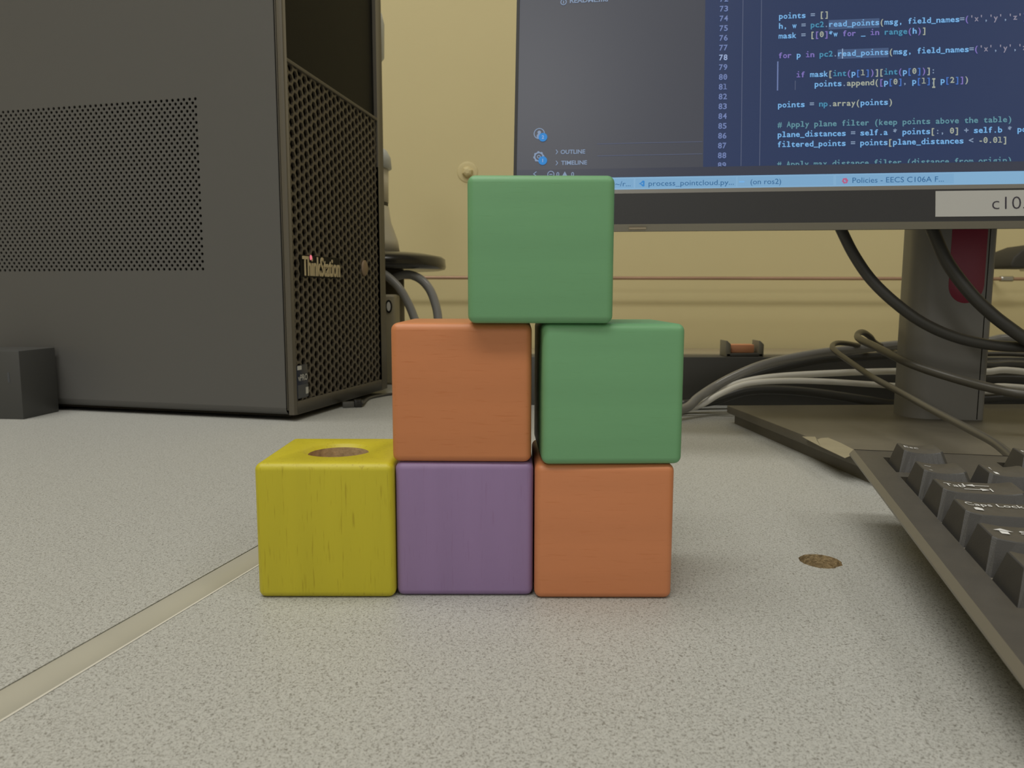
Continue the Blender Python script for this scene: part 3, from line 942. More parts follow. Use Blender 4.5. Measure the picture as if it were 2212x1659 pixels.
# task bar buttons
m = MB()
for (xa, xb) in ((1372, 1590), (1593, 1800), (1806, 2060), (1250, 1369)):
    u, _ = scr(xa, 398); u2, _ = scr(xb, 398)
    rectw(m, u, u2, SB + 0.0008, -0.0166, 0.0001, ix['item'])
line_text(m, '~/r...', 1329, 403, 33, 14.5, ix['tb'])
line_text(m, 'process_pointcloud.py...', 1401, 402, 184, 14.5, ix['tb'])
line_text(m, '(on ros2)', 1621, 398.5, 66, 14.5, ix['tb'])
line_text(m, 'Policies - EECS C106A F...', 1841, 395.5, 197, 14.5, ix['tb'])
u, v = scr(1386.5, 397)
m.add([(u + 2 * PX, v + 6 * PX, 0.0004), (u + 5 * PX, v + 5 * PX, 0.0004), (u + 5 * PX, v - 5 * PX, 0.0004), (u + 2 * PX, v - 6 * PX, 0.0004), (u - 6 * PX, v + 1.6 * PX, 0.0004), (u - 6 * PX, v - 1.6 * PX, 0.0004), (u + 2 * PX, v + 2.6 * PX, 0.0004), (u + 2 * PX, v - 2.6 * PX, 0.0004), (u - 1.5 * PX, v, 0.0004)],
      [(3, 2, 1, 0), (0, 6, 8, 5), (7, 3, 4, 8)], ix['blue'])
u, v = scr(1602, 393)
rectw(m, u - 5 * PX, u + 5 * PX, v - 1.6 * PX, v + 1.6 * PX, 0.0004, ix['v'])
u, v = scr(1825, 391)
disc(m, (u, v), 2.2 * PX, 5.0 * PX, ix['red'], 0.0004, 24, lobes=6)
disc(m, (u + 1.5 * PX, v + 1 * PX), 0, 1.6 * PX, ix['red'], 0.0005)
mpart(m, 'task_bar_items', cm, screen)
# white sticker on the lower bezel
m = MB(); m.box(0.0777, 0.0777 + 0.060, -0.0390, -0.0259, 0.0016, 0.0018)
st = mpart(m, 'name_sticker', M['paper'])
st['label'] = 'white sticker reading c105'
m = MB()
_d = sight(2143, 452)
_t = (MO + MNn * 0.0018 - Vector((0, 0, CAM_H))).dot(MNn) / _d.dot(MNn)
_p = Vector((0, 0, CAM_H)) + _d * _t - MO
u, v = _p.dot(MX), _p.dot(MU)
TY.put(m, 'c105', -0.012, lambda x, y: (u + x, v + y, 0.0019), 0, width=0.0183, size=0.0093)
mpart(m, 'sticker_lettering', M['ink'], st)
# stand: column, red clip, base
cyaw = -0.16
st_r = Matrix.Translation((0.2690, 0.4800, 0)) @ Matrix.Rotation(cyaw, 4, 'Z')
m = MB(); 
colo = []
for cx_, cy_, r_, a0_ in ((0.0190, -0.0133, 0.0032, -90), (0.0132, 0.0075, 0.009, 0), (-0.0132, 0.0075, 0.009, 90), (-0.0092, -0.0035, 0.013, 180)):
    for k in range(9):
        a_ = math.radians(a0_ + 90 * k / 8)
        colo.append((cx_ + r_ * math.cos(a_), cy_ + r_ * math.sin(a_)))
m.prism(colo, 0.012, 0.330)
o = m.build('stand_column', M['column']); o.parent = mon; o.matrix_world = st_r
for p in o.data.polygons:
    p.use_smooth = abs(p.normal.z) < 0.5
o.data.set_sharp_from_angle(angle=0.5)
m = MB(); m.box(0.0174, 0.0179, -0.01658, -0.0150, 0.0125, 0.33)
o = m.build('column_seam', M['void']); o.parent = mon; o.matrix_world = st_r
m = MB()
cl = [(-0.0036, 0.300), (-0.0036, 0.094)] + [(-0.0036 + 0.0200 * (1 - math.cos(a)) / 2, 0.094 - 0.0110 * math.sin(a)) for a in [math.pi * k / 14 for k in range(1, 14)]] + [(0.0164, 0.094), (0.0164, 0.300)]
n = len(cl)
m.add([(x, -0.0168, z) for x, z in cl] + [(x, -0.0150, z) for x, z in cl], [tuple(range(n)), *[(i, n + i, n + (i + 1) % n, (i + 1) % n) for i in range(n)]])
o = m.build('red_clip', M['clip_red'], bevel=0.0005); o.parent = mon; o.matrix_world = st_r
o['label'] = 'dark red cable clip on the stand column'
m = MB(); m.box(-0.045, 0.045, 0.0170, 0.0330, 0.19, 0.29)
o = m.build('tilt_head', M['mon']); o.parent = mon; o.matrix_world = Matrix.Translation((0.2665, 0.4560, 0)) @ Matrix.Rotation(MYAW, 4, 'Z') @ Matrix.Translation((0, -0.045, 0))
bp = [(0.1655, 0.3430), (0.3720, 0.3260), (0.3890, 0.5330), (0.1485, 0.5225)]
m = MB(); m.prism(bp, 0.0068, 0.0120)
m.build('base_plate', M['base'], mon, bevel=0.0006)
bi = [(0.1690, 0.3470), (0.3680, 0.3300), (0.3850, 0.5290), (0.1530, 0.5185)]
m = MB(); m.prism(bi, 0.0, 0.0068)
m.build('base_foot', M['base'], mon)
# thin irregular beige patch near the base's left edge
def strip_on(pts, z0, z1):
    mm = MB(); mm.prism([(p.x, p.y) for p in pts], z0, z1); return mm
T_ = [onz(x, y, 0.012) for x, y in ((1733, 949), (1764, 965.5), (1752, 944), (1724, 943.5))]
T2 = [onz(x, y, 0.012) for x, y in ((1764, 965.5), (1815, 990), (1846, 978), (1808, 958), (1780, 946), (1764, 947), (1755, 951))]
mm = MB()
for T in (T_, T2):
    T = [Vector((p.x + 0.0022, p.y, 0)) for p in T]
    mm.prism([(p.x, p.y) for p in T], 0.0120, 0.0122)
o = mm.build('irregular_patch', M['patch'])
o.parent = mon
o['label'] = 'irregular beige patch on the left edge of the base'

# ------------------------------------------------------------------ keyboard
KO = Vector((0.12899, 0.22287, 0.03046))
KYAW, KTILT = -0.21911, 0.07406
kx = Vector((math.cos(KYAW), math.sin(KYAW), 0))
ky = Vector((-math.sin(KYAW) * math.cos(KTILT), math.cos(KYAW) * math.cos(KTILT), math.sin(KTILT)))
kz = kx.cross(ky)
KM = Matrix(((kx.x, ky.x, kz.x, KO.x), (kx.y, ky.y, kz.y, KO.y), (kx.z, ky.z, kz.z, KO.z), (0, 0, 0, 1)))
kb = empty('keyboard')
kb.matrix_world = KM
tag(kb, 'black computer keyboard with tapered keys and white legends, in front of the monitor', 'keyboard')
P = 0.01905
FT = -0.0065                    # top of the frame
WU = 0.440
wells = [(-0.0035, 0.0158, 0.0375, 0.0560), (0.0343, 0.0343 + 4 * P, 0.0375, 0.0560), (0.1195, 0.1195 + 4 * P, 0.0375, 0.0560), (0.2050, 0.2050 + 4 * P, 0.0375, 0.0560), (-0.0035, 15 * P - 0.0035, -0.0636, 0.0322)]
m = MB()
uL, uR, vF, vR = -0.0130, WU - 0.012, -0.0990, 0.0660
TH = 0.0019
xs = sorted({uL, uR} | {a for w_ in wells for a in w_[:2]})
ys = sorted({vF, vR} | {a for w_ in wells for a in w_[2:]})
def inwell(x, y):
    return any(w_[0] < x < w_[1] and w_[2] < y < w_[3] for w_ in wells)
grid = {}
def gv(i, j, top):
    k = (i, j, top)
    if k not in grid:
        x, y = xs[i], ys[j]
        ins = 0.0011 if top else 0.0
        if x == uL: x += ins
        if x == uR: x -= ins
        if y == vF: y += ins
        if y == vR: y -= ins
        grid[k] = len(m.v)
        m.v.append((x, y, FT if top else FT - TH))
    return grid[k]
def quad(*v):
    m.f.append(v); m.mi.append(0); m.sm.append(False)
nx, ny = len(xs) - 1, len(ys) - 1
cell = lambda i, j: 0 <= i < nx and 0 <= j < ny and not inwell((xs[i] + xs[i + 1]) / 2, (ys[j] + ys[j + 1]) / 2)
for i in range(nx):
    for j in range(ny):
        if not cell(i, j):
            continue
        quad(gv(i, j, 1), gv(i + 1, j, 1), gv(i + 1, j + 1, 1), gv(i, j + 1, 1))
        quad(gv(i, j, 0), gv(i, j + 1, 0), gv(i + 1, j + 1, 0), gv(i + 1, j, 0))
        if not cell(i - 1, j): quad(gv(i, j, 0), gv(i, j, 1), gv(i, j + 1, 1), gv(i, j + 1, 0))
        if not cell(i + 1, j): quad(gv(i + 1, j, 0), gv(i + 1, j + 1, 0), gv(i + 1, j + 1, 1), gv(i + 1, j, 1))
        if not cell(i, j - 1): quad(gv(i, j, 0), gv(i + 1, j, 0), gv(i + 1, j, 1), gv(i, j, 1))
        if not cell(i, j + 1): quad(gv(i, j + 1, 0), gv(i, j + 1, 1), gv(i + 1, j + 1, 1), gv(i + 1, j + 1, 0))
o = m.build('top_frame', M['kb'], kb)
# outer edge in the same plastic, its caught reflection painted as a lighter tone
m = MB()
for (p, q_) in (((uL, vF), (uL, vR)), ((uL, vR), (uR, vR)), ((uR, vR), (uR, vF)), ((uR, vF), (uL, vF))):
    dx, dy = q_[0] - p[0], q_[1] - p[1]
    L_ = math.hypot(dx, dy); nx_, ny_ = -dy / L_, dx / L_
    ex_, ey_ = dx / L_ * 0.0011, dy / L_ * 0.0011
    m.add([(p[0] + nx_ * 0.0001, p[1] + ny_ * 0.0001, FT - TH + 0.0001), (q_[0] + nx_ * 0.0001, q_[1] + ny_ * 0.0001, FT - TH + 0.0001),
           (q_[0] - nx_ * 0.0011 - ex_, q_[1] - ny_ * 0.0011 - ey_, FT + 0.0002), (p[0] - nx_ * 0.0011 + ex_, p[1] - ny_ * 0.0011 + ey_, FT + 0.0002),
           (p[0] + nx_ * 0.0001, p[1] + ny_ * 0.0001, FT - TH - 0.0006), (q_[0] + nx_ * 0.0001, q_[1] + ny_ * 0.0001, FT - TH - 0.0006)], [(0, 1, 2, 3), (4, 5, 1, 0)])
o = m.build('edge_sheen', M['kb_lit'], kb)
o['label'] = 'rim around the edge with its reflected light painted in'
m = MB()
ins = 0.045
m.prism([(uL + 0.004, vF + 0.003), (uR - 0.004, vF + 0.003), (uR - 0.004, vR - 0.003), (uL + 0.004, vR - 0.003)], FT - TH - 0.0001, FT - TH - 0.0014)
m.prism([(uL + 0.0075, vF + 0.008), (uR - 0.0075, vF + 0.008), (uR - ins, vR - ins), (uL + ins, vR - ins)], FT - TH - 0.0060, FT - TH - 0.0014, top=[(uL + 0.004, vF + 0.003), (uR - 0.004, vF + 0.003), (uR - 0.030, vR - 0.010), (uL + 0.030, vR - 0.010)])
o = m.build('under_tray', M['kb_lit'], kb)  # lightened plastic, softens the dark shade under the keyboard
for fu in (uL + 0.045, uR - 0.045):
    for fv in (vF + 0.022, vR - 0.040):
        zt = FT - TH - 0.0060
        base_z = KO.z + ky.z * fv + kz.z * zt
        m = MB(); m.prism(rrect(fu - 0.010, fu + 0.010, fv - 0.005, fv + 0.005, 0.003, 3), zt - base_z / kz.z + 0.0004, zt)
        m.build('foot', M['kb'], kb)
def key_mesh(units):
    """tapered key with a dished top; local x from the top's left edge, y from the top's front edge, z=0 at the rim"""
    wd = units * P
    bw0, bw1 = -0.0029, wd - P + 0.0153
    tw0, tw1 = 0.0, wd - P + 0.0126
    bf, bb, tf, tb_ = -0.0060, 0.0120, 0.0, 0.0113
    zb = -0.0095
    N = 8
    def chain(x0, x1, yf, yb, c, z, dish):
        xs_ = [x0] + [x0 + c + (x1 - x0 - 2 * c) * k / N for k in range(N + 1)] + [x1]
        fr, bk = [], []
        for i, x in enumerate(xs_):
            e = c if i in (0, len(xs_) - 1) else 0
            t = (x - x0) / (x1 - x0)
            dz = -dish * max(0.0, 1 - (2 * t - 1) ** 2) if units < 1.2 else -dish * min(1.0, 1 - max(abs(t - 0.5) * 2 * (x1 - x0) / 2 - ((x1 - x0) / 2 - 0.0063), 0) ** 2 / 0.0063 ** 2)
            fr.append((x, yf + e, z + dz)); bk.append((x, yb - e, z + dz))
        return fr, bk
    m = MB()
    levels = [chain(bw0, bw1, bf, bb, 0.0010, zb, 0), chain(tw0, tw1, tf, tb_, 0.0009, -0.0002, 0.0009), chain(tw0 + 0.0003, tw1 - 0.0003, tf + 0.0003, tb_ - 0.0003, 0.0008, 0.0, 0.0009)]
    rings = []
    for fr, bk in levels:
        o_ = len(m.v)
        ring = fr + bk[::-1]
        m.v += ring
        rings.append((o_, len(ring), len(fr)))
    for (o1, n_, _), (o2, _, _) in zip(rings[:-1], rings[1:]):
        for k in range(n_):
            quad_ = (o1 + k, o1 + (k + 1) % n_, o2 + (k + 1) % n_, o2 + k)
            m.f.append(quad_); m.mi.append(0); m.sm.append(False)
    o3, n_, nf = rings[-1]
    for k in range(nf - 1):
        m.f.append((o3 + k, o3 + k + 1, o3 + n_ - 2 - k, o3 + n_ - 1 - k)); m.mi.append(1); m.sm.append(True)
    return m
KEYS = {}
def key(units, col_u, v, roll_=0.0):
    if units not in KEYS:
        o = key_mesh(units).build('key', [M['key'], M['key_top']], kb)
        KEYS[units] = o
    else:
        o = KEYS[units].copy()
        COL.objects.link(o)
    o.parent = kb
    o.location = (col_u, v, 0)
    return o
rows_ = {'fn': 0.0425, 'num': P, 'tab': 0.0, 'caps': -P, 'shift': -2 * P, 'ctrl': -3 * P}
K0 = {}
K0['esc'] = key(1, 0, rows_['fn'])
for g0 in (0.0378, 0.1230, 0.2085):
    for k in range(4):
        kk = key(1, g0 + k * P, rows_['fn'])
        if g0 < 0.05 and k == 0:
            K0['f1'] = kk
def run(row, spec):
    u = 0.0
    out = []
    for un in spec:
        out.append(key(un, u, rows_[row]))
        u += un * P
    return out
r = run('num', [1] * 13 + [2]); K0['grave'], K0['one'] = r[0], r[1]
r = run('tab', [1.5] + [1] * 12 + [1.5]); K0['tab'] = r[0]
r = run('caps', [1.75] + [1] * 11 + [2.25]); K0['caps'] = r[0]
r = run('shift', [2.25] + [1] * 10 + [2.75]); K0['shift'] = r[0]
run('ctrl', [1.25, 1.25, 1.25, 6.25, 1.25, 1.25, 1.25, 1.25])
def legend(k, items):
    """items: ('t', text, x, y, width, size) or ('p', [points])  in the key's own millimetres"""
    mb = MB()
    for it in items:
        if it[0] == 't':
            _, t, x, y, wd, sz = it
            TY.put(mb, t, 0.0, lambda a, b: ((x / 1000 + a), (y / 1000 + b), -0.00062), 0, width=wd / 1000, size=sz / 1000)
        else:
            mb.add([(x / 1000, y / 1000, -0.00062) for x, y in it[1]], [tuple(range(len(it[1])))])
    # follow the dish of the key top
    o = mb.build('key_legend', M['legend'], k)
    me_k = k.data
    wd_ = max(v.co.x for v in me_k.vertices) - 0.0027
    for v in o.data.vertices:
        x = v.co.x
        if wd_ < 0.014:
            t = x / wd_
            v.co.z = -0.0009 * max(0.0, 1 - (2 * t - 1) ** 2) + 0.00013
        else:
            v.co.z = -0.0009 * min(1.0, 1 - max(abs(x - wd_ / 2) - (wd_ / 2 - 0.0063), 0) ** 2 / 0.0063 ** 2) + 0.00030
    return o
def rect_pts(x0, x1, y0, y1):
    return ('p', [(x0, y0), (x1, y0), (x1, y1), (x0, y1)])
legend(K0['esc'], [('t', 'Esc', 1.6, 6.2, 4.6, 3.0)])
legend(K0['f1'], [('t', 'F1', 1.6, 6.2, 3.2, 3.0)])
legend(K0['grave'], [('t', '~', 1.8, 6.0, 2.0, 3.6), ('t', '`', 1.9, 0.2, 1.2, 3.6)])
legend(K0['one'], [('t', '!', 2.2, 6.2, 0.5, 3.4), ('t', '1', 2.0, 1.2, 1.2, 3.4)])
legend(K0['tab'], [('t', 'Tab', 2.0, 5.0, 5.6, 3.6), rect_pts(9.2, 14.6, 6.9, 7.25), ('p', [(7.9, 7.1), (10.4, 6.0), (10.4, 8.2)]), rect_pts(7.4, 7.8, 5.7, 8.5),
                   rect_pts(6.6, 12.0, 3.1, 3.45), ('p', [(13.6, 3.3), (11.2, 4.4), (11.2, 2.2)]), rect_pts(13.8, 14.2, 1.9, 4.7)])
legend(K0['caps'], [('t', 'Caps Lock', 2.2, 7.0, 15.0, 3.4), ('p', [(3.4, 3.2), (5.6, 3.2), (5.6, 4.8), (4.5, 5.6), (3.4, 4.8)])])
legend(K0['shift'], [('p', [(2.2, 6.4), (4.6, 8.4), (7.0, 6.4)]), rect_pts(3.6, 5.6, 4.6, 6.4), ('t', 'Shift', 8.4, 5.2, 7.4, 3.2)])

# ------------------------------------------------------------------ tower front print
m = BADGE_MB
TY.put(m, 'vPRO', 0.015, lambda x, y: (0.0064 + x, -0.00012, 0.0275 + y), 0, width=0.0130, size=0.0062)
m.build('badge_print', [M['print_white'], M['badge_grey']], bd)
m = MB(); m.box(0.0155, 0.0745, 0.0006, 0.0022, 0.0995, 0.1150)
lp = m.build('name_plate', M['pc_gloss'], PC)
m = MB()
TY.put(m, 'ThinkStation', 0.012, lambda x, y: (0.0172 + x, 0.0002, 0.1008 + y), 0, width=0.0556, size=0.0192)
# the raised letters get a real thickness
me = bpy.data.meshes.new('raised_lettering')
nv = len(m.v)
bm = bmesh.new()
bv = [bm.verts.new(p) for p in m.v]
for f in m.f:
    try:
        bm.faces.new([bv[i] for i in f])
    except ValueError:
        pass
ret = bmesh.ops.extrude_face_region(bm, geom=bm.faces[:])
bmesh.ops.translate(bm, verts=[e for e in ret['geom'] if isinstance(e, bmesh.types.BMVert)], vec=(0, -0.0006, 0))
bmesh.ops.recalc_face_normals(bm, faces=bm.faces)
bm.to_mesh(me); bm.free()
me.materials.append(M['tan_print'])
o = bpy.data.objects.new('raised_lettering', me); COL.objects.link(o); o.parent = lp
m = MB(); m.lathe([(0.0012, 0.0), (0.0011, 0.0005), (0.0006, 0.0009)], n=16)
o = m.build('red_dot_light', M['led'], lp); o.location = (0.0288, 0.0001, 0.1135); o.rotation_euler = (math.radians(90), 0, 0); o.scale = (1, 1.5, 1)
o['label'] = 'glowing red dot over the lettering'

# ------------------------------------------------------------------ rail across the back of the table, bracket on it
m = MB(); m.box(-0.02, 0.95, 0.604, 0.630, 0.0, 0.0388)
o = m.build('cable_duct', M['rail'], bevel=0.001)
tag(o, 'long black bar lying across the table behind the monitor stand', 'bar')
p = at(1563, 769, 0.612)
BR = empty('bracket', (p.x, 0.606, 0.0388))
tag(BR, 'small black U-shaped bracket holding an orange piece, on the long black bar', 'bracket')
m = MB(); m.box(0.0004, 0.0298, 0.0, 0.018, 0.0, 0.0028); m.build('bracket_floor', M['rail'], BR, bevel=0.0006)
for x0 in (0.0, 0.0262):
    m = MB()
    m.add([(x0, 0, 0.0), (x0 + 0.004, 0, 0.0), (x0 + 0.004, 0, 0.0100), (x0 + 0.001, 0, 0.0128), (x0, 0, 0.0128)] + [(x0, 0.018, 0.0), (x0 + 0.004, 0.018, 0.0), (x0 + 0.004, 0.018, 0.0100), (x0 + 0.001, 0.018, 0.0128), (x0, 0.018, 0.0128)],
          [(0, 1, 2, 3, 4), (9, 8, 7, 6, 5)] + [(i, 5 + i, 5 + (i + 1) % 5, (i + 1) % 5) for i in range(5)])
    m.build('bracket_cheek', M['cheek'], BR, bevel=0.0005)
m = MB(); m.box(0.0055, 0.0240, 0.004, 0.015, 0.0028, 0.0096)
o = m.build('orange_insert', M['orange_plastic'], BR, bevel=0.001); o['label'] = 'orange plastic insert'

m = MB(); m.box(-0.10, 1.2, 1.085, 1.184, 0.0, 0.005)  # thin sheet added to give the far table its tan tone
tag(m.build('added_tan_strip', M['tan_strip'], bevel=0.001), 'added flat tan strip along the back edge of the table at the foot of the wall', 'strip')

# ------------------------------------------------------------------ wall fittings
WPY = WALL_Y - 0.036
zp = at(1500, 601, WPY).z
pipe = empty('wall_pipe', (0, WPY, zp))
tag(pipe, 'thin brown copper pipe running level along the cream back wall', 'pipe')
m = MB(); m.tube([(-1.6, 0, 0), (0, 0, 0), (2.2, 0, 0)], 0.0026, 14)
m.build('pipe_run', M['pipe'], pipe)
xc = at(2174, 598, WPY).x
for x in (xc, xc - 1.25):
    m = MB(); m.tube([(x - 0.009, 0, 0), (x + 0.009, 0, 0)], 0.0043, 14)
    m.build('pipe_joint', M['steel'], pipe)
    m = MB(); m.tube([(x, 0.0, 0), (x, 0.036, 0)], 0.0022, 10)
    m.build('pipe_standoff', M['steel'], pipe)
p = at(1010, 372, WALL_Y)
bo = empty('wall_bolt', (p.x, WALL_Y, p.z), (math.radians(90), 0, 0))
tag(bo, 'round painted bolt and washer on the back wall, above the top green block', 'bolt')
m = MB(); m.lathe([(0.0160, 0.0), (0.0155, 0.0005), (0.0135, 0.0009), (0.0100, 0.0011)], n=40); m.build('washer', M['wall'], bo)
m = MB(); m.lathe([(0.0085, 0.001), (0.0083, 0.005), (0.0066, 0.0080), (0.0035, 0.0095)], n=6)
o = m.build('bolt_head', M['wall'], bo); o.rotation_euler = (0, 0, 0.3)
for q in o.data.polygons:
    q.use_smooth = False

# ------------------------------------------------------------------ device behind the tower (mostly hidden)
AY = 0.84
ax = at(772, 560, AY).x
k_ = AY / F_PX
RA = empty('round_plate_device', (ax, AY, 0.0))
tag(RA, 'pale device with blue-grey caps on a round black plate, half hidden behind the tower', 'device')
def zat(py):
    return at(800, py, AY).z
z0, z1 = zat(584), zat(546)
m = MB(); m.lathe([(0.090, z0), (0.0948, z0 + 0.0012), (0.0958, z0 + 0.004), (0.0950, zat(560)), (0.0915, zat(555)), (0.075, zat(549)), (0.050, z1)], n=64)
m.build('round_plate', M['gloss_black'], RA)
m = MB(); m.lathe([(0.046, z1), (0.044, zat(520)), (0.037, zat(480)), (0.0345, zat(446))], n=40); m.build('lower_body', M['arm_body'], RA)
m = MB(); m.lathe([(0.034, zat(446)), (0.034, zat(438))], n=40); m.build('joint_ring', M['soft_black'], RA)
m = MB(); m.lathe([(0.0345, zat(438)), (0.0350, zat(366))], n=40); m.build('upper_body', M['arm_body'], RA)
m = MB(); m.lathe([(0.0350, zat(366)), (0.0385, zat(363)), (0.0375, zat(340)), (0.0340, zat(326)), (0.026, zat(315)), (0.020, zat(312))], n=40); m.build('lower_cap', M['arm_cap'], RA)
m = MB(); m.lathe([(0.018, zat(312)), (0.018, zat(131))], n=32); m.build('neck', M['arm_body'], RA)
m = MB(); m.lathe([(0.0280, zat(133)), (0.0325, zat(122)), (0.0332, zat(50)), (0.031, zat(30)), (0.024, zat(20))], n=40); m.build('upper_cap', M['arm_cap'], RA)
m = MB(); m.lathe([(0.055, 0.0), (0.055, 0.004), (0.050, 0.006), (0.050, z0)], n=40); m.build('pedestal', M['pedestal'], RA)
# beige socket box with an oval switch
p = at(836, 690, 0.74)
BB = empty('switch_box', (at(836, 690, 0.74).x - 0.012, 0.74, 0.0))
tag(BB, 'beige switch box with an oval switch between the tower and the middle orange block', 'box')
wbx = at(855, 690, 0.74).x - (p.x - 0.012)
m = MB(); m.box(0.0, wbx, 0.0, 0.03, 0.0, at(850, 636, 0.74).z); m.build('case', M['beige_box'], BB, bevel=0.003, seg=3)
c = at(840, 662, 0.74)
for nm, r1, r2, mat, yy in (('switch_ring', 0.0033, 0.0064, M['gloss_black'], -0.0010), ('switch_face', 0.0018, 0.0044, M['white'], -0.0016)):
    m = MB()
    N = 28
    m.add([(c.x - BB.location.x + r1 * math.cos(2 * math.pi * k / N), yy, c.z + r2 * math.sin(2 * math.pi * k / N)) for k in range(N)] + [(c.x - BB.location.x + r1 * math.cos(2 * math.pi * k / N), 0.001, c.z + r2 * math.sin(2 * math.pi * k / N)) for k in range(N)],
          [tuple(range(N))] + [(k, N + k, N + (k + 1) % N, (k + 1) % N) for k in range(N)])
    m.build(nm, mat, BB)
# black rounded pad at the right border
PY = 1.02
PA = empty('black_pad', (at(2152, 580, PY).x, PY, at(2152, 580, PY).z))
tag(PA, 'black padded shape with a rounded end at the right border, beyond the monitor column', 'pad')
m = MB()
out = [(0.0, 0.001), (0.002, 0.0), (0.18, -0.001), (0.18, 0.033), (0.055, 0.0325), (0.030, 0.029), (0.012, 0.022), (0.003, 0.013), (0.0, 0.006)]
n = len(out)
m.add([(x, -0.03, z) for x, z in out] + [(x, 0.03, z) for x, z in out], [tuple(range(n)), tuple(range(2 * n - 1, n - 1, -1))] + [(i, n + i, n + (i + 1) % n, (i + 1) % n) for i in range(n)])
m.build('cushion', M['soft_black'], PA, bevel=0.004, seg=3)
m = MB(); m.box(0.024, 0.034, -0.031, -0.010, -0.004, 0.002); m.build('metal_tab', M['steel'], PA, bevel=0.001)
m = MB(); m.box(0.11, 0.13, -0.012, 0.012, -PA.location.z, 0.0); m.build('pad_post', M['soft_black'], PA)

# ------------------------------------------------------------------ cables
def cable(name, pts, r, mat, label, cat='cable', group=None):
    m = MB(); m.tube(pts, r, 12)
    o = m.build(name, mat)
    return tag(o, label, cat, group)
def path(lst):
    return [at(x, y, d) for x, y, d in lst]
cable('monitor_cable', path([(1795, 440, .452), (1806, 470, .452), (1820, 502, .450), (1845, 551, .447), (1881, 603, .443), (1930, 651, .439), (1990, 695, .436), (2060, 727, .434), (2140, 745, .433), (2225, 750, .433), (2320, 752, .440)]) + [Vector((0.40, 0.475, 0.035)), Vector((0.47, 0.500, 0.010)), Vector((0.56, 0.516, 0.0031)), Vector((0.80, 0.516, 0.0031))], 0.0031, M['cable_black'], 'thick black cable sagging from under the screen across the stand column, the lower of two')
cable('monitor_cable', path([(1995, 430, .450), (2003, 465, .448), (2016, 500, .445), (2046, 566, .440), (2095, 632, .434), (2135, 672, .430), (2172, 702, .427), (2225, 738, .425), (2300, 775, .425)]) + [Vector((0.37, 0.44, 0.028)), Vector((0.43, 0.470, 0.008)), Vector((0.52, 0.490, 0.0036)), Vector((0.80, 0.492, 0.0036))], 0.0036, M['cable_black'], 'thick black cable hanging in front of the dark red clip')
kb_end = KM @ Vector((0.0445, 0.0650, -0.0085))
cable('keyboard_cable', [kb_end] + path([(2150, 958, .312), (2089, 925, .340), (2011, 884, .378), (1950, 850, .412), (1885, 815, .448), (1841, 785, .478), (1806, 760, .505), (1798, 749, .520), (1806, 741.5, .535), (1830, 742, .550), (1880, 750, .580), (1960, 756, .598), (2100, 764, .599), (2250, 770, .599)]) + [Vector((0.55, 0.598, 0.022)), Vector((0.78, 0.598, 0.010))], 0.0018, M['cable_usb'], 'thin grey cable looping from the back of the keyboard up past the column')
cable('grey_cable', [Vector((0.62, 0.462, 0.0026)), Vector((0.50, 0.448, 0.004)), Vector((0.43, 0.425, 0.016))] + path([(2330, 856, .398), (2212, 851, .400), (2140, 838, .410), (2072, 820, .422), (2004, 799, .434), (1953, 780, .445), (1912, 760, .465), (1885, 746, .485), (1861, 735, .505), (1852, 727, .520), (1856, 719, .530), (1866, 718.5, .540), (1880, 728, .550), (1896, 744, .562), (1960, 768, .592), (2100, 783, .597), (2250, 787, .597)]) + [Vector((0.55, 0.597, 0.014)), Vector((0.78, 0.597, 0.004))], [0.0026] * 8 + [0.0024] * 4 + [0.0021] * 10, M['cable_usb'], 'grey cable with a small raised loop, sweeping in front of the column near its foot')
# bundle behind the base
E1 = [(1440, 893, .525), (1484, 880, .540), (1507, 860, .548), (1541, 837, .558), (1588, 812, .560), (1643, 789.5, .562), (1697, 776, .565), (1751, 766, .565), (1800, 759, .566), (1860, 753, .567), (1950, 744, .568), (2050, 738, .57), (2130, 737, .57), (2240, 740, .57)]
cable('thick_cable', path(E1) + [Vector((0.55, 0.565, 0.0154)), Vector((0.80, 0.565, 0.0034))], 0.0034, M['cable_grey'], 'thick glossy black cable arching from the table behind the green block, topmost of the bundle', group='cable bundle behind the stand')
E2 = [(1430, 889, .545), (1478, 884, .562), (1515, 864, .566), (1560, 838, .568), (1615, 816, .570), (1683, 795, .572), (1780, 776, .574), (1880, 770, .576), (1960, 768, .578), (2130, 790, .58), (2240, 792, .58)]
cable('thick_cable', path(E2) + [Vector((0.55, 0.58, 0.015)), Vector((0.80, 0.58, 0.003))], 0.0030, M['cable_black'], 'dull black cable just below the topmost glossy one of the bundle', group='cable bundle behind the stand')
F1 = [(1465, 885, .562), (1508, 873, .562), (1548, 850, .560), (1588, 830, .557), (1640, 818, .552), (1700, 811.5, .553), (1780, 807, .553), (1868, 803.5, .553), (1948, 802, .553), (2060, 802, .554), (2130, 803, .554), (2240, 807, .554)]
cable('white_cable', path(F1) + [Vector((0.55, 0.552, 0.0024)), Vector((0.80, 0.552, 0.0024))], 0.0024, M['cable_white'], 'white cable in the bundle behind the stand, the upper of two', group='white cables behind the stand')
F2 = [(1462, 889, .552), (1512, 876, .552), (1552, 853, .550), (1600, 832, .546), (1650, 824.5, .542), (1720, 822.5, .542), (1800, 825, .542), (1870, 829.5, .542), (1948, 834, .542), (2060, 836, .542), (2130, 836, .542), (2240, 840, .542)]
cable('white_cable', path(F2) + [Vector((0.55, 0.542, 0.0021)), Vector((0.80, 0.542, 0.0021))], 0.0021, M['cable_white'], 'white cable in the bundle behind the stand, the lower of two', group='white cables behind the stand')
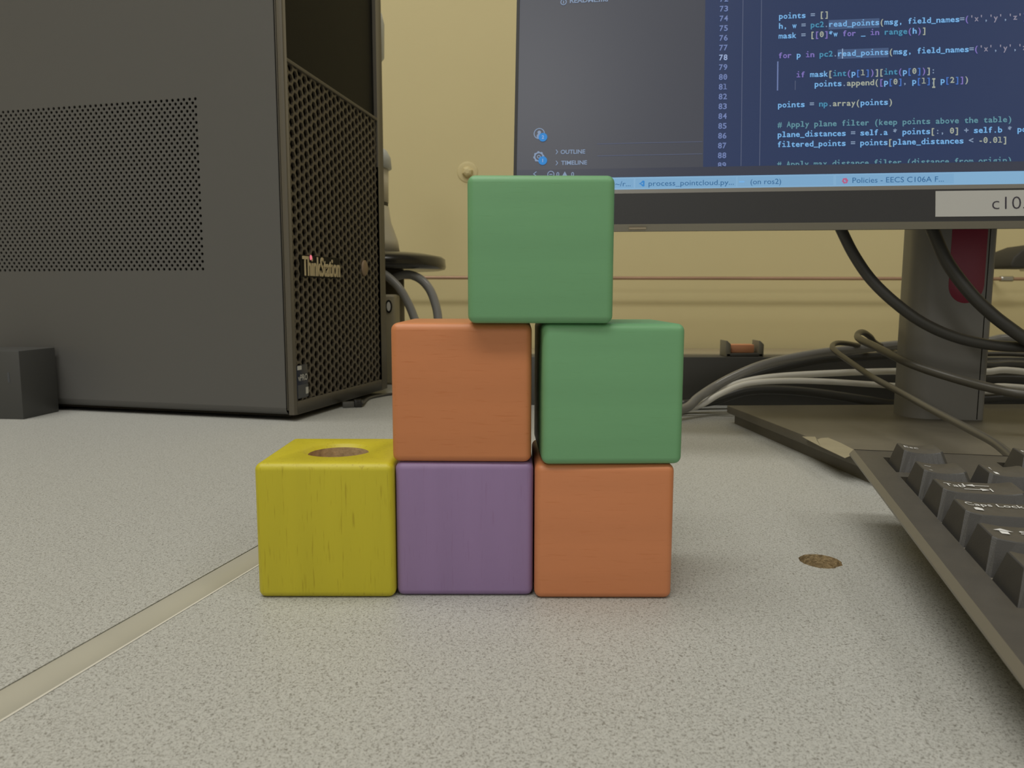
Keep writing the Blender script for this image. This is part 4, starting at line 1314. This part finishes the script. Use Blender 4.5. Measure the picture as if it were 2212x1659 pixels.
G1 = [(1470, 874, .580), (1540, 866, .585), (1610, 845, .586), (1680, 842, .586), (1766, 849, .586), (1868, 864, .583), (1943, 874, .58), (2060, 868, .58), (2130, 862, .58), (2240, 860, .58)]
cable('thick_cable', path(G1) + [Vector((0.55, 0.58, 0.0036)), Vector((0.80, 0.58, 0.0036))], 0.0036, M['cable_black'], 'black cable lying lowest along the bar behind the stand', group='cable bundle behind the stand')
G2 = [(1985, 818, .575), (2040, 818, .575), (2128, 818, .575), (2240, 820, .575)]
cable('thick_cable', path(G2) + [Vector((0.55, 0.572, 0.0156)), Vector((0.80, 0.572, 0.0036))], 0.0036, M['cable_black'], 'black cable right of the column between the two white ones', group='cable bundle behind the stand')
H1 = [(1985, 850, .560), (2040, 849, .560), (2128, 848, .560), (2240, 850, .560)]
cable('white_cable', path(H1) + [Vector((0.55, 0.559, 0.0014)), Vector((0.80, 0.559, 0.0014))], 0.0014, M['cable_white'], 'thin white cable right of the column, lowest of the white ones', group='white cables behind the stand')
# two loops under the round plate
cable('looped_cable', path([(820, 586, .76), (838, 598, .76), (862, 622, .76), (880, 652, .76), (893, 682, .76), (903, 712, .76), (912, 760, .76), (918, 820, .76)]) + [onz(922, 860, 0.0036)], 0.0042, M['cable_grey'], 'thick grey-black cable dropping behind the middle orange block, the left of two')
cable('looped_cable', path([(838, 608, .79), (856, 597, .79), (882, 593, .79), (908, 603, .79), (928, 625, .79), (940, 655, .79), (946, 685, .79), (948, 730, .79), (946, 780, .79)]) + [onz(944, 842, 0.0036)], 0.0045, M['cable_grey'], 'thick grey-black cable arching over and dropping behind the middle orange block, the right of two')
# small things under the tower's front edge
q = onz(765, 874, 0.002)
CC = empty('cable_end', (q.x, q.y, 0.0), (0, 0, 0.3))
tag(CC, 'small black plastic clip on the table under the front of the tower', 'clip')
m = MB(); m.box(-0.009, 0.0, -0.003, 0.003, 0.0, 0.0045); m.build('clip_tail', M['rail'], CC, bevel=0.0008)
m = MB(); m.box(0.0, 0.006, -0.0035, 0.0035, 0.0, 0.0060); m.build('clip_head', M['gloss_black'], CC, bevel=0.0008)
cable('thin_cable', [q + Vector((0.006, 0.001, 0.0005)), onz(795, 861, 0.0012), onz(820, 855, 0.0012), onz(845, 851, 0.0012), onz(880, 850, 0.0012)], 0.0012, M['cable_black'], 'thin black cable on the table between the tower and the middle orange block')
